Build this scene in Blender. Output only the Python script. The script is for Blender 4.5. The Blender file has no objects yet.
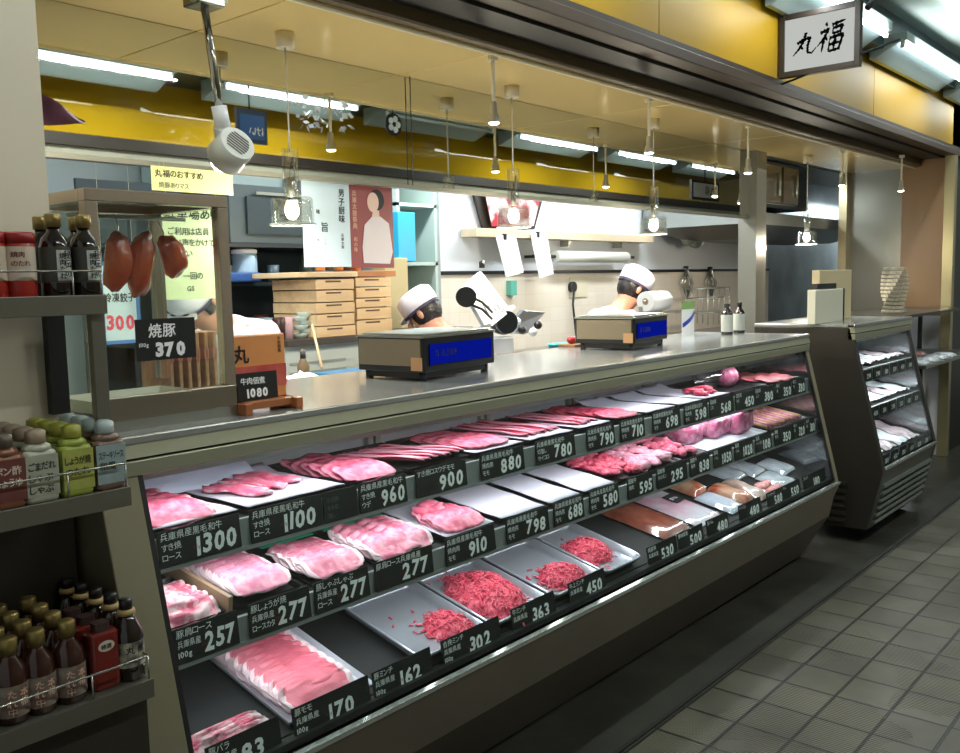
import bpy, bmesh, math, random
from mathutils import Vector, Matrix, noise
R = math.radians
PI = math.pi
rnd = random.Random(7)
scn = bpy.context.scene
col = scn.collection
H = 1.6
FPX = 915.96

# ------------------------------------------------------------------ camera
def cam_axes(yaw, pitch, roll):
    cy, sy = math.cos(yaw), math.sin(yaw)
    f = Vector((sy, cy, 0)); r = Vector((cy, -sy, 0)); u = Vector((0, 0, 1))
    cp, sp = math.cos(pitch), math.sin(pitch)
    f2 = f*cp - u*sp; u2 = u*cp + f*sp
    cr, sr = math.cos(roll), math.sin(roll)
    return r*cr + u2*sr, u2*cr - r*sr, f2
cr_, cu_, cf_ = cam_axes(R(49.291), R(5.937), R(-1.220))
cam = bpy.data.cameras.new('camera'); camo = bpy.data.objects.new('camera', cam); col.objects.link(camo)
camo.matrix_world = Matrix(((cr_.x, cu_.x, -cf_.x, 0), (cr_.y, cu_.y, -cf_.y, 0), (cr_.z, cu_.z, -cf_.z, H), (0, 0, 0, 1)))
cam.sensor_width = 36; cam.lens = 36*FPX/960; cam.clip_start = .05
scn.camera = camo

def at(px, py, x=None, y=None, z=None):
    """the world point seen at a pixel of the photograph on one axis plane"""
    d = cr_*(px-480) - cu_*(py-376.5) + cf_*FPX
    o = Vector((0, 0, H))
    t = (x-o.x)/d.x if x is not None else (y-o.y)/d.y if y is not None else (z-o.z)/d.z
    return o + d*t

# ------------------------------------------------------------------ materials
def lin(c):
    if isinstance(c, str):
        c = [int(c[i:i+2], 16)/255 for i in (0, 2, 4)]
        c = [v/12.92 if v <= .04045 else ((v+.055)/1.055)**2.4 for v in c]
    return (*c[:3], 1)
MATS = {}
def mat(name, c, rough=.5, metal=0, var=None, bump=None, coat=0, spec=None, c2=None, stretch=(1, 1, 1), alpha=None, emis=None, es=0, coords='Object'):
    if name in MATS: return MATS[name]
    m = bpy.data.materials.new(name); m.use_nodes = True; MATS[name] = m
    nt = m.node_tree; N = nt.nodes; L = nt.links; b = N['Principled BSDF']
    b.inputs['Base Color'].default_value = lin(c); b.inputs['Roughness'].default_value = rough; b.inputs['Metallic'].default_value = metal
    if coat: b.inputs['Coat Weight'].default_value = coat; b.inputs['Coat Roughness'].default_value = .08
    if spec is not None: b.inputs['Specular IOR Level'].default_value = spec
    if alpha is not None: b.inputs['Alpha'].default_value = alpha
    if emis: b.inputs['Emission Color'].default_value = lin(emis); b.inputs['Emission Strength'].default_value = es
    if var or bump:
        tc = N.new('ShaderNodeTexCoord'); mp = N.new('ShaderNodeMapping'); mp.inputs['Scale'].default_value = stretch
        L.new(tc.outputs[coords], mp.inputs['Vector'])
    if var:
        sc, amt = var
        nz = N.new('ShaderNodeTexNoise'); nz.inputs['Scale'].default_value = sc; nz.inputs['Detail'].default_value = 5
        L.new(mp.outputs[0], nz.inputs['Vector'])
        rp = N.new('ShaderNodeValToRGB'); L.new(nz.outputs['Fac'], rp.inputs[0])
        a = lin(c); d = lin(c2) if c2 else tuple(v*(1-amt) for v in a[:3]) + (1,)
        rp.color_ramp.elements[0].color = a; rp.color_ramp.elements[1].color = d
        if c2: rp.color_ramp.elements[0].position = .5-amt/2; rp.color_ramp.elements[1].position = .5+amt/2
        else: rp.color_ramp.elements[0].position = .35; rp.color_ramp.elements[1].position = .65
        L.new(rp.outputs[0], b.inputs['Base Color'])
    if bump:
        sc, st = bump
        n2 = N.new('ShaderNodeTexNoise'); n2.inputs['Scale'].default_value = sc; n2.inputs['Detail'].default_value = 4
        L.new(mp.outputs[0], n2.inputs['Vector'])
        bp = N.new('ShaderNodeBump'); bp.inputs['Strength'].default_value = st; bp.inputs['Distance'].default_value = .01
        L.new(n2.outputs['Fac'], bp.inputs['Height']); L.new(bp.outputs[0], b.inputs['Normal'])
    return m
def glass(name, tint=(.93, .97, .95), rough=.02, mx=.06, fres=True):
    """thin pane: mostly clear, with a fresnel reflection"""
    m = bpy.data.materials.new(name); m.use_nodes = True; MATS[name] = m
    nt = m.node_tree; N = nt.nodes; L = nt.links; N.remove(N['Principled BSDF'])
    t = N.new('ShaderNodeBsdfTransparent'); t.inputs[0].default_value = (*tint, 1)
    g = N.new('ShaderNodeBsdfGlossy'); g.inputs['Roughness'].default_value = rough
    mix = N.new('ShaderNodeMixShader'); mix.inputs[0].default_value = mx
    if fres:
        f = N.new('ShaderNodeLayerWeight'); f.inputs[0].default_value = .5
        p = N.new('ShaderNodeMath'); p.operation = 'POWER'; p.inputs[1].default_value = 5; L.new(f.outputs['Facing'], p.inputs[0])
        a = N.new('ShaderNodeMath'); a.operation = 'MULTIPLY_ADD'; a.inputs[1].default_value = .5; a.inputs[2].default_value = .03; L.new(p.outputs[0], a.inputs[0])
        L.new(a.outputs[0], mix.inputs[0])
    L.new(t.outputs[0], mix.inputs[1]); L.new(g.outputs[0], mix.inputs[2]); L.new(mix.outputs[0], N['Material Output'].inputs[0])
    return m
def emit(name, c, s):
    m = bpy.data.materials.new(name); m.use_nodes = True; MATS[name] = m
    nt = m.node_tree; N = nt.nodes; N.remove(N['Principled BSDF'])
    e = N.new('ShaderNodeEmission'); e.inputs[0].default_value = lin(c); e.inputs[1].default_value = s
    nt.links.new(e.outputs[0], N['Material Output'].inputs[0])
    return m

steel = mat('brushed_steel', 'a9aba2', .28, .9, bump=(60, .03), stretch=(1, 30, 30))
lipm = mat('lip_steel', 'a4a690', .3, .5, bump=(40, .03), stretch=(1, 20, 20))
countm = mat('counter_steel', 'bfc4c4', .2, .7, var=(3, .12), bump=(5, .02))
khaki = mat('case_panel', '8d8870', .38, .35, var=(3, .1))
basem = mat('base_panel', '70695a', .4, .3, var=(2, .15))
dark = mat('black_plastic', '131517', .4)
darkmat = mat('shelf_mat', '0f1315', .7, bump=(90, .2), stretch=(1, 12, 1))
seal = mat('rubber_seal', '0a0a0b', .6)
rail = mat('price_rail', 'a9aeb0', .35, .5)
inner = mat('case_lining', 'b9c0c4', .3, .2)
innerm = mat('case_mirror_lining', 'c9cdd0', .06, 1)
white = mat('white_plastic', 'e8eaec', .35)
offwhite = mat('off_white', 'd9d8cf', .45)
paper = mat('paper', 'c3bfcd', .7, bump=(25, .15))
card_m = mat('chalk_card', '0e1413', .55, var=(30, .35))
chalk = mat('chalk_ink', 'ffffff', .7)
chalkdim = mat('faded_ink', '5c6862', .8)
chalkred = mat('red_ink', '7a2a26', .8)
ink = mat('black_ink', '14161c', .7)
pinkp = mat('pink_ink', 'd94a62', .6)
pane = glass('thin_glass')
paneg = glass('case_glass', (.90, .95, .94), .015)
lampglass = glass('lamp_glass', (.90, .92, .91), .06, .2, False)
film = glass('clear_film', (.95, .96, .97), .12, .16, False)
mirror = mat('mirror', 'd9dcd4', .015, 1)
creamc = mat('cream_ceiling', 'f3d792', .16, 0, var=(1.2, .06), coat=.3)
tube = emit('tube_light', 'f1fbff', 11)
bulb = emit('bulb_light', 'fff0d8', 30)
led = emit('led_light', 'fff3e2', 14)
yellow = mat('yellow_fascia', 'a07e18', .45, 0, var=(1, .1), spec=.12)
yellowg = mat('yellow_gloss_fascia', 'b8941e', .03, 0, var=(1, .1))
bronze = mat('bronze_trim', '3a2c1c', .5, .2)
darkwood = mat('dark_frame', '2a2019', .5, 0)

# ------------------------------------------------------------------ mesh building
ROOT = {}
class MB:
    def __init__(s): s.v = []; s.f = []; s.m = []; s.mi = 0; s.sm = []; s.smooth = False
    def add(s, vs, fs, M=None):
        o = len(s.v)
        s.v += [tuple(M @ Vector(p)) if M else tuple(p) for p in vs]
        for f in fs: s.f.append([i+o for i in f]); s.m.append(s.mi); s.sm.append(s.smooth)
        return s
    def box(s, x0, x1, y0, y1, z0, z1, M=None):
        v = [(x, y, z) for z in (z0, z1) for y in (y0, y1) for x in (x0, x1)]
        return s.add(v, [(0, 2, 3, 1), (4, 5, 7, 6), (0, 1, 5, 4), (2, 6, 7, 3), (0, 4, 6, 2), (1, 3, 7, 5)], M)
    def prism(s, pts, a, b, axis='x'):
        """polygon given in the other two axes, pushed from a to b along axis"""
        n = len(pts)
        def P(p, t): return {'x': (t, p[0], p[1]), 'y': (p[0], t, p[1]), 'z': (p[0], p[1], t)}[axis]
        v = [P(p, a) for p in pts] + [P(p, b) for p in pts]
        f = [list(range(n)), list(range(2*n-1, n-1, -1))] + [(i, i+n, (i+1) % n+n, (i+1) % n) for i in range(n)]
        return s.add(v, f)
    def cyl(s, p0, p1, r0, r1=None, n=12, caps=True):
        p0 = Vector(p0); p1 = Vector(p1); r1 = r0 if r1 is None else r1
        d = (p1-p0).normalized(); a = d.orthogonal().normalized(); b = d.cross(a)
        v = []
        for p, r in ((p0, r0), (p1, r1)):
            v += [p + (a*math.cos(2*PI*i/n) + b*math.sin(2*PI*i/n))*r for i in range(n)]
        f = [(i, (i+1) % n, (i+1) % n+n, i+n) for i in range(n)]
        sm = s.smooth; s.smooth = True; s.add(v, f); s.smooth = sm
        if caps:
            o = len(s.v)-2*n
            for fc in ([*range(n-1, -1, -1)], [*range(n, 2*n)]): s.f.append([i+o for i in fc]); s.m.append(s.mi); s.sm.append(False)
        return s
    def tubeline(s, pts, r, n=8):
        pts = [Vector(p) for p in pts]
        v = []; a = None
        for i, p in enumerate(pts):
            d = (pts[min(i+1, len(pts)-1)]-pts[max(i-1, 0)]).normalized()
            a = d.orthogonal().normalized() if a is None else (a-d*a.dot(d)).normalized()
            b = d.cross(a)
            v += [p + (a*math.cos(2*PI*k/n)+b*math.sin(2*PI*k/n))*r for k in range(n)]
        f = [(i*n+k, i*n+(k+1) % n, (i+1)*n+(k+1) % n, (i+1)*n+k) for i in range(len(pts)-1) for k in range(n)]
        f += [list(range(n-1, -1, -1)), [len(v)-n+k for k in range(n)]]
        sm = s.smooth; s.smooth = True; s.add(v, f); s.smooth = sm
        return s
    def lathe(s, prof, c=(0, 0, 0), n=20, sx=1, sy=1, M=None, closed=True):
        v = []; m = len(prof)
        for r, z in prof:
            v += [(c[0]+r*sx*math.cos(2*PI*i/n), c[1]+r*sy*math.sin(2*PI*i/n), c[2]+z) for i in range(n)]
        f = [(j*n+i, j*n+(i+1) % n, (j+1)*n+(i+1) % n, (j+1)*n+i) for j in range(m-1) for i in range(n)]
        if closed:
            if prof[0][0] > 1e-6: f.append(list(range(n-1, -1, -1)))
            if prof[-1][0] > 1e-6: f.append([(m-1)*n+i for i in range(n)])
        sm = s.smooth; s.smooth = True; s.add(v, f, M); s.smooth = sm
        return s
    def rbox(s, x0, x1, y0, y1, z0, z1, r, M=None, n=4):
        """box with rounded vertical edges"""
        pts = []
        for cx, cy, a0 in ((x1-r, y1-r, 0), (x0+r, y1-r, 90), (x0+r, y0+r, 180), (x1-r, y0+r, 270)):
            for k in range(n+1):
                a = R(a0+90*k/n); pts.append((cx+r*math.cos(a), cy+r*math.sin(a)))
        m = len(pts)
        v = [(*p, z0) for p in pts]+[(*p, z1) for p in pts]
        f = [list(range(m-1, -1, -1)), list(range(m, 2*m))]+[(i, (i+1) % m, (i+1) % m+m, i+m) for i in range(m)]
        return s.add(v, f, M)
    def quad(s, a, b, c, d): return s.add([a, b, c, d], [(0, 1, 2, 3)])
    def grid(s, fn, nu, nv, M=None):
        v = [fn(i/nu, j/nv) for j in range(nv+1) for i in range(nu+1)]
        f = [(j*(nu+1)+i, j*(nu+1)+i+1, (j+1)*(nu+1)+i+1, (j+1)*(nu+1)+i) for j in range(nv) for i in range(nu)]
        return s.add(v, f, M)
    def ball(s, c, r, n=16, m=10, sc=(1, 1, 1)):
        pr = [(max(1e-4, math.sin(PI*j/m))*r, -math.cos(PI*j/m)*r*sc[2]) for j in range(m+1)]
        return s.lathe(pr, c, n, sc[0], sc[1], closed=False)
    def build(s, name, mats, parent=None, bevel=0, thick=0, loc=None):
        if not isinstance(mats, (list, tuple)): mats = [mats]
        me = bpy.data.meshes.new(name)
        if parent is not None: off = ROOT.get(parent.name, Vector((0, 0, 0)))
        elif loc is not None: off = Vector(loc)
        else:
            xs = [p[0] for p in s.v]; ys = [p[1] for p in s.v]; zs = [p[2] for p in s.v]
            off = Vector(((min(xs)+max(xs))/2, (min(ys)+max(ys))/2, min(zs)))
        me.from_pydata([(p[0]-off.x, p[1]-off.y, p[2]-off.z) for p in s.v], [], s.f)
        for m in mats: me.materials.append(m)
        me.polygons.foreach_set('material_index', s.m); me.polygons.foreach_set('use_smooth', s.sm)
        me.update()
        o = bpy.data.objects.new(name, me); col.objects.link(o)
        if parent is not None: o.parent = parent; ROOT[o.name] = off
        else: o.location = off; ROOT[o.name] = off
        if bevel:
            b = o.modifiers.new('bevel', 'BEVEL'); b.width = bevel; b.segments = 2; b.limit_method = 'ANGLE'
        if thick:
            b = o.modifiers.new('solid', 'SOLIDIFY'); b.thickness = thick
        return o
def tag(o, label=None, cat=None, group=None, kind=None):
    if label: o['label'] = label
    if cat: o['category'] = cat
    if group: o['group'] = group
    if kind: o['kind'] = kind
    return o
def thing(name, label, cat, loc=(0, 0, 0), group=None):
    o = bpy.data.objects.new(name, None); col.objects.link(o); o.location = loc; o.empty_display_size = .05
    ROOT[o.name] = Vector(loc)
    return tag(o, label, cat, group)
def struct(name, mb, m, **k): return tag(mb.build(name, m, **k), kind='structure')
def dup(o, label=None, parent=None, group=None, loc=None, rz=None, M=None, scale=None):
    c = o.copy(); col.objects.link(c)
    if parent is not None: c.parent = parent
    for ch in o.children: dup(ch, parent=c)
    if label: c['label'] = label
    if group: c['group'] = group
    if loc is not None: c.location = loc
    if rz is not None: c.rotation_euler = (0, 0, rz)
    if scale is not None: c.scale = scale
    if M is not None: c.matrix_world = M
    return c

# ------------------------------------------------------------------ writing
GL = {}
def glyph(ch, bold=.02):
    if ord(ch) > 0x2fff: bold = 0
    k = (ch, bold)
    if k in GL: return GL[k]
    c = bpy.data.curves.new('g', 'FONT'); c.body = ch; c.size = 1; c.offset = bold; c.resolution_u = 2
    o = bpy.data.objects.new('g', c); col.objects.link(o); bpy.context.view_layer.update()
    me = o.to_mesh(); v = [tuple(p.co) for p in me.vertices]; f = [tuple(p.vertices) for p in me.polygons]
    o.to_mesh_clear(); bpy.data.objects.remove(o); bpy.data.curves.remove(c)
    xs = [p[0] for p in v] or [0]
    GL[k] = (v, f, min(xs), max(xs)); return GL[k]
def write(mb, text, o, ux, uz, h, maxw=None, bold=.02, jit=.05, slant=0, vertical=False):
    """lettering laid on the plane (o, ux, uz), one glyph after another, a little uneven like handwriting"""
    o = Vector(o); ux = Vector(ux); uz = Vector(uz); q = random.Random(len(text)*7+(ord(text[0]) if text else 0))
    items = []; x = 0; y = 0
    for ch in text:
        if ch == ' ': x += .35; y -= .5; continue
        v, f, a, b = glyph(ch, bold)
        if vertical: items.append((v, f, -a-(b-a)/2, y, ch)); y -= 1.02
        else: items.append((v, f, x-a, 0, ch)); x += (b-a)+.1
    w = max(x, .001); sx = h
    if maxw and not vertical and w*h > maxw: sx = maxw/w
    for v, f, dx, dy, ch_ in items:
        an = q.uniform(-jit, jit); ju = q.uniform(-jit, jit)*.6; cs, sn = math.cos(an), math.sin(an)
        vs = []
        for p in v:
            X = p[0]+dx; Y = p[1]; X0 = dx+.35
            X, Y = X0+(X-X0)*cs-Y*sn, (X-X0)*sn+Y*cs+ju
            vs.append(o+ux*((X+slant*Y)*sx)+uz*((Y+dy)*h))
        mb.add(vs, f)
        if bold >= .02 and ord(ch_) > 0x2fff:
            for k3, q2 in enumerate(((.03, 0), (0, .03), (.03, .03))): mb.add([p+ux*(q2[0]*sx)+uz*(q2[1]*h)+ux.cross(uz)*(.00012*(k3+1)) for p in vs], f)
    return mb
XN, ZN = (1, 0, 0), (0, 0, 1)

# ================================================================== SETTING
CX0, CX1 = 1.04, 5.0        # the long case
gy = lambda z: 1.75+(z-.46)*.2467
m = bpy.data.materials.new('floor_tiles'); m.use_nodes = True; nt = m.node_tree; N = nt.nodes; L = nt.links; b = N['Principled BSDF']
tc = N.new('ShaderNodeTexCoord'); mp = N.new('ShaderNodeMapping'); mp.inputs['Location'].default_value = (-.195, .032, 0)
L.new(tc.outputs['Object'], mp.inputs[0])
br = N.new('ShaderNodeTexBrick'); br.offset = 0; br.squash = 1; L.new(mp.outputs[0], br.inputs[0])
br.inputs['Scale'].default_value = 1; br.inputs['Brick Width'].default_value = .2135; br.inputs['Row Height'].default_value = .201
br.inputs['Mortar Size'].default_value = .0062; br.inputs['Mortar Smooth'].default_value = .2
br.inputs['Color1'].default_value = lin('5a584a'); br.inputs['Color2'].default_value = lin('4b493d'); br.inputs['Mortar'].default_value = lin('15150f')
nz = N.new('ShaderNodeTexNoise'); nz.inputs['Scale'].default_value = 3.5; nz.inputs['Detail'].default_value = 6; L.new(tc.outputs['Object'], nz.inputs[0])
mx = N.new('ShaderNodeMix'); mx.data_type = 'RGBA'; mx.blend_type = 'MULTIPLY'; mx.inputs[0].default_value = .6
rp = N.new('ShaderNodeValToRGB'); rp.color_ramp.elements[0].position = .3; rp.color_ramp.elements[0].color = lin('8a8672'); rp.color_ramp.elements[1].position = .65; rp.color_ramp.elements[1].color = (1, 1, 1, 1)
L.new(nz.outputs['Fac'], rp.inputs[0]); L.new(br.outputs['Color'], mx.inputs[6]); L.new(rp.outputs[0], mx.inputs[7]); L.new(mx.outputs[2], b.inputs['Base Color'])
wv = N.new('ShaderNodeTexWave'); wv.inputs['Scale'].default_value = 24; L.new(tc.outputs['Object'], wv.inputs[0])
ck = N.new('ShaderNodeTexNoise'); ck.inputs['Scale'].default_value = 2.2; L.new(tc.outputs['Object'], ck.inputs[0])
ckr = N.new('ShaderNodeMath'); ckr.operation = 'GREATER_THAN'; ckr.inputs[1].default_value = .47; L.new(ck.outputs['Fac'], ckr.inputs[0])
mm = N.new('ShaderNodeMath'); mm.operation = 'MULTIPLY'; L.new(wv.outputs['Fac'], mm.inputs[0]); L.new(ckr.outputs[0], mm.inputs[1])
m2 = N.new('ShaderNodeMath'); m2.operation = 'MULTIPLY_ADD'; m2.inputs[1].default_value = -3; L.new(br.outputs['Fac'], m2.inputs[0]); L.new(mm.outputs[0], m2.inputs[2])
bp = N.new('ShaderNodeBump'); bp.inputs['Distance'].default_value = .0022; bp.inputs['Strength'].default_value = .8; L.new(m2.outputs[0], bp.inputs['Height']); L.new(bp.outputs[0], b.inputs['Normal'])
b.inputs['Roughness'].default_value = .42
tilem = m
struct('floor', MB().quad((-1, -.9, 0), (14, -.9, 0), (14, 1.585, 0), (-1, 1.585, 0)), tilem, loc=(0, 0, 0))
struct('floor_drain_strip', MB().box(-1, 14, 1.585, 6, -.05, -.004), mat('wet_concrete', '34342c', .45, var=(4, .5), bump=(14, .3)))
struct('trim_1', MB().box(-1, 14, 1.585, 1.60, -.004, .008), mat('curb', '1c1c18', .5))
# left pillar (flat cream side wall beside the racks)
creamw = mat('cream_wall', 'e9dfc8', .4, var=(1.5, .06))
struct('wall_left', MB().box(-.6, .93, 2.03, 2.75, 0, 3.1), creamw)
# shop ceiling
mb = MB()
for x0, x1 in ((-.6, .9), (.907, 1.9), (1.907, 2.9), (2.907, 4.4), (4.407, 5.9), (5.907, 7.4), (7.407, 8.6)): mb.box(x0, x1, 2.37, 2.93, 2.5, 2.53)
struct('ceiling', mb, creamc, bevel=.002)
struct('trim_2', MB().box(-.6, 8.6, 2.372, 2.382, 2.488, 2.5), mat('pale_cable', 'd8cfae', .4))
struct('trim_3', MB().box(-.6, 9.2, 2.33, 2.372, 2.505, 2.56), mat('bronze_edge', '5c4d34', .5, .1))
struct('trim_4', MB().box(-.6, 9.2, 2.16, 2.33, 2.56, 2.66), mat('shutter_slot', '15110d', .5, .1))
struct('trim_5', MB().box(-.6, 9.2, 2.06, 2.16, 2.575, 2.625), bronze, bevel=.004)
struct('trim_6', MB().box(-.6, 9.2, 2.085, 2.12, 2.625, 2.66), darkwood)
mb = MB()
for i, (x0, x1) in enumerate(((-.6, 2.2), (2.204, 3.7), (3.704, 4.99), (5.04, 6.6), (6.604, 9.2))): mb.box(x0, x1, 2.10, 2.14, 2.64, 3.12)
struct('wall_front', mb, yellow, bevel=.003)
# mirror bulkhead at the back of the counter zone
struct('wall_bulkhead', MB().box(-.6, 6.5, 2.95, 3.0, 2.04, 2.62), mat('bulkhead_grey', '8c8a7c', .4))
mi = tag(MB().box(.6, 6.45, 2.925, 2.948, 2.03, 2.498).build('wall_mirror', mirror), 'long mirror band along the back above the counter', 'mirror')
struct('trim_7', MB().box(.6, 6.47, 2.915, 2.955, 2.015, 2.032), mat('mirror_trim', '9b9a8c', .3, .6))
struct('trim_8', MB().box(6.45, 6.62, 2.86, 3.0, 0, 2.62), mat('grey_column', '8f8d82', .35, .5))
# kitchen shell
kw = mat('kitchen_white', 'e2e6ec', .35, var=(.8, .03))
struct('wall_back', MB().box(4.18, 9.3, 4.0, 4.05, 1.66, 2.6), kw)
tilew = bpy.data.materials.new('beige_tile'); tilew.use_nodes = True; nt = tilew.node_tree
bk = nt.nodes.new('ShaderNodeTexBrick'); bk.offset = 0; bk.inputs['Scale'].default_value = 1; bk.inputs['Brick Width'].default_value = .1; bk.inputs['Row Height'].default_value = .1
bk.inputs['Mortar Size'].default_value = .0012; bk.inputs['Color1'].default_value = lin('e6dcce'); bk.inputs['Color2'].default_value = lin('e2d6c6'); bk.inputs['Mortar'].default_value = lin('d2c8b8')
tc = nt.nodes.new('ShaderNodeTexCoord'); mp = nt.nodes.new('ShaderNodeMapping'); mp.inputs['Rotation'].default_value = (R(90), 0, 0)
nt.links.new(tc.outputs['Object'], mp.inputs[0]); nt.links.new(mp.outputs[0], bk.inputs[0]); nt.links.new(bk.outputs[0], nt.nodes['Principled BSDF'].inputs[0]); nt.nodes['Principled BSDF'].inputs['Roughness'].default_value = .3
struct('wall_back_tiled', MB().box(4.18, 9.3, 3.985, 4.05, 0, 1.645), tilew)
struct('trim_9', MB().box(4.18, 9.3, 3.97, 4.0, 1.645, 1.668), mat('dark_rail', '33363a', .35, .5))
struct('wall_left_return', MB().box(4.10, 4.18, 3.9, 4.9, 0, 2.6), mat('grey_post', '9aa2a4', .4))
struct('wall_back_left', MB().box(-.6, 4.1, 4.9, 4.95, 0, 2.7), mat('back_room_wall', 'b7c4c4', .5))
struct('wall_stove', MB().box(9.3, 14, 4.0, 4.05, 0, 2.7), mat('scrubbed_steel', '8c989c', .35, .6, var=(2.5, .35), bump=(6, .1)))
struct('ceiling_kitchen', MB().box(-.6, 14, 3.0, 5, 2.62, 2.66), mat('kitchen_ceiling', 'c9cdca', .5))
struct('ceiling_right', MB().box(6.62, 8.6, 2.93, 3.0, 2.5, 2.66), mat('dark_soffit', '3a342c', .5))
struct('wall_far_left', MB().box(-.65, -.6, -.9, 5, 0, 3.4), kw)
# right end wall of the shop
struct('wall_right', MB().box(8.6, 8.66, 2.13, 2.48, 1.22, 2.56), mat('wood_panel', '94714a', .4, var=(3, .15), stretch=(1, 1, .2)))
struct('wall_right_steel', MB().box(8.6, 8.66, 2.48, 2.92, 1.1, 2.56), mat('dull_steel', '77776e', .33, .6, bump=(12, .06)))
struct('wall_right_low', MB().box(8.6, 8.66, 2.13, 2.48, 0, 1.22), mat('pale_panel', 'd3d8e0', .4))
struct('trim_10', MB().box(8.5, 8.66, 2.92, 2.99, 0, 2.62), mat('cream_post', 'b9ab88', .22, .5))
struct('trim_11', MB().box(8.56, 8.64, 2.05, 2.13, 0, 2.57), mat('gold_frame', 'a29a76', .3, .6))
struct('wall_right_beyond', MB().box(8.66, 14, 2.1, 2.14, 0, 3.2), mat('dark_shutter', '24231e', .4))
# market aisle: ceiling, the shop front across the aisle
struct('ceiling_aisle', MB().box(-.6, 14, -.9, 2.14, 3.32, 3.36), mat('aisle_ceiling', 'c3d0cc', .2, 0, var=(1.5, .1), coat=.5))
struct('wall_front_above', MB().box(-.6, 14, 2.1, 2.14, 3.12, 3.32), mat('teal_band', '2c4a55', .35))
struct('wall_front_far', MB().box(9.2, 14, 2.08, 2.12, 2.3, 3.12), yellow)
struct('wall_opposite', MB().box(-.6, 14, -.9, -.85, 0, 2.6), mat('opposite_wall', '77746a', .6))
struct('wall_opposite_shutter', MB().box(-.6, 14, -.7, -.6, 2.3, 2.61), mat('shutter_box', 'a8a696', .35, .2))
struct('wall_opposite_fascia', MB().box(-.6, 14, -.62, -.58, 2.695, 3.2), yellowg)
struct('wall_opposite_trim', MB().box(-.6, 14, -.62, -.57, 2.61, 2.695), darkwood)
struct('wall_opposite_upper', MB().box(-.6, 14, -.64, -.58, 3.2, 3.32), mat('teal_band2', '203d49', .35))

# ================================================================== FLUORESCENT LAMPS
housing_m = mat('lamp_housing', '9fb3b4', .3, .1); housing_d = mat('lamp_housing_dark', '2e4c56', .4)
off_tube = mat('unlit_tube', 'c9d9d8', .3)
def fluo(x0, x1, y, z, label, group, lit=True, pow_=0):
    t = thing('fluorescent_lamp', label, 'light', ((x0+x1)/2, y, z+.12), group)
    k_ = 1 if y > 1 else -1
    if y > 2.5: MB().prism([(y-.07, z+.12), (y+.07, z+.12), (y+.07, z+.06), (y+.02, z+.02), (y-.02, z+.02), (y-.07, z+.06)], x0, x1).build('housing', housing_m, t)
    else:
        wd_ = .20 if k_ > 0 else .27
        MB().prism([(y-k_*.03, z+.075), (y-k_*.03, z+.02), (y+k_*.02, z+.018), (y+k_*(wd_-.03), z-.065), (y+k_*wd_, z-.065), (y+k_*wd_, z+.075)], x0, x1).build('housing', housing_m, t)
    MB().cyl((x0+.03, y, z-.004), (x1-.03, y, z-.004), .014, n=10).build('tube', tube if lit else off_tube, t)
    for xe in (x0+.01, x1-.03): MB().box(xe, xe+.02, y-.012, y+.012, z-.02, z+.03).build('socket', white, t)
    return t
opp = [(2.3, 3.6), (3.98, 5.3), (5.6, 7.05), (7.45, 8.9), (9.3, 10.7), (11.1, 12.4)]
ol = ['first lit tube lamp of the mirrored aisle row, from the pillar', 'second mirrored tube lamp, half behind the glass pendant', 'unlit tube lamp in the mirrored aisle row',
      'lit tube lamp in the mirror behind the two middle pendants', 'lit tube lamp in the mirror left of the far one', 'farthest tube lamp in the mirror, beside the small framed sign']
fluo(.8, 2.1, .02, 3.05, 'tube lamp of the aisle row hidden left of the pillar edge', 'tube lamps across the aisle')
for i, (a, b_) in enumerate(opp): fluo(a, b_, 0.02, 3.05, ol[i], 'tube lamps across the aisle', lit=i != 2)
MB_h = MB().box(-.6, 14, -.58, .10, 3.13, 3.32)
struct('trim_12', MB_h, housing_d)
near = [(2.0, 3.35), (3.55, 4.55), (4.75, 6.1), (6.4, 7.9), (8.2, 9.7)]
nl = ['near tube lamp high over the aisle, above the case', 'tube lamp over the aisle above the yellow panel', 'tube lamp over the aisle partly behind the framed shop sign', 'big bright tube lamp over the aisle, right of the shop sign', 'farthest tube lamp over the aisle']
for i, (a, b_) in enumerate(near): fluo(a, b_, 1.87, 3.06, nl[i], 'tube lamps over the aisle')
struct('trim_13', MB().box(-.6, 14, 2.0, 2.1, 3.14, 3.32), housing_d)
struct('trim_14', MB().box(-.6, 14, 1.98, 2.1, 3.05, 3.12), mat('teal_edge', '2b4a55', .3))

# kitchen lamps behind the bulkhead
klab = ['ceiling tube lamp above the back left shelves', 'ceiling tube lamp above the cutting table', 'ceiling tube lamp above the capped worker by the wall', 'ceiling tube lamp near the hood']
for i, (a, b_, y) in enumerate(((1.2, 2.6, 3.6), (2.9, 4.2, 3.5), (4.5, 5.9, 3.4), (6.2, 7.6, 3.4))):
    fluo(a, b_, y, 2.46, klab[i], 'kitchen ceiling lamps')
def arealamp(name, loc, sx, sy, power, c=(1, 1, 1), rot=(0, 0, 0)):
    l = bpy.data.lights.new(name, 'AREA'); l.shape = 'RECTANGLE'; l.size = sx; l.size_y = sy; l.energy = power; l.color = c
    o = bpy.data.objects.new(name, l); col.objects.link(o); o.location = loc; o.rotation_euler = rot; return o
for i, (x, y) in enumerate(((1.9, 3.6), (3.55, 3.5), (5.2, 3.4), (6.9, 3.4))): arealamp('kitchen_light', (x, y, 2.43), 1.2, .1, 15, (.90, .98, 1))
fluo(11.3, 12.6, 3.5, 2.46, 'added unseen tube lamp past the stove, brightening the stove wall', 'kitchen ceiling lamps')  # added lamp, out of view behind the right wall, to brighten stove wall and hood
arealamp('kitchen_light', (11.95, 3.5, 2.43), 1.2, .1, 45, (.90, .98, 1))  # strong unseen fill light that goes with the added tube
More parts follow.
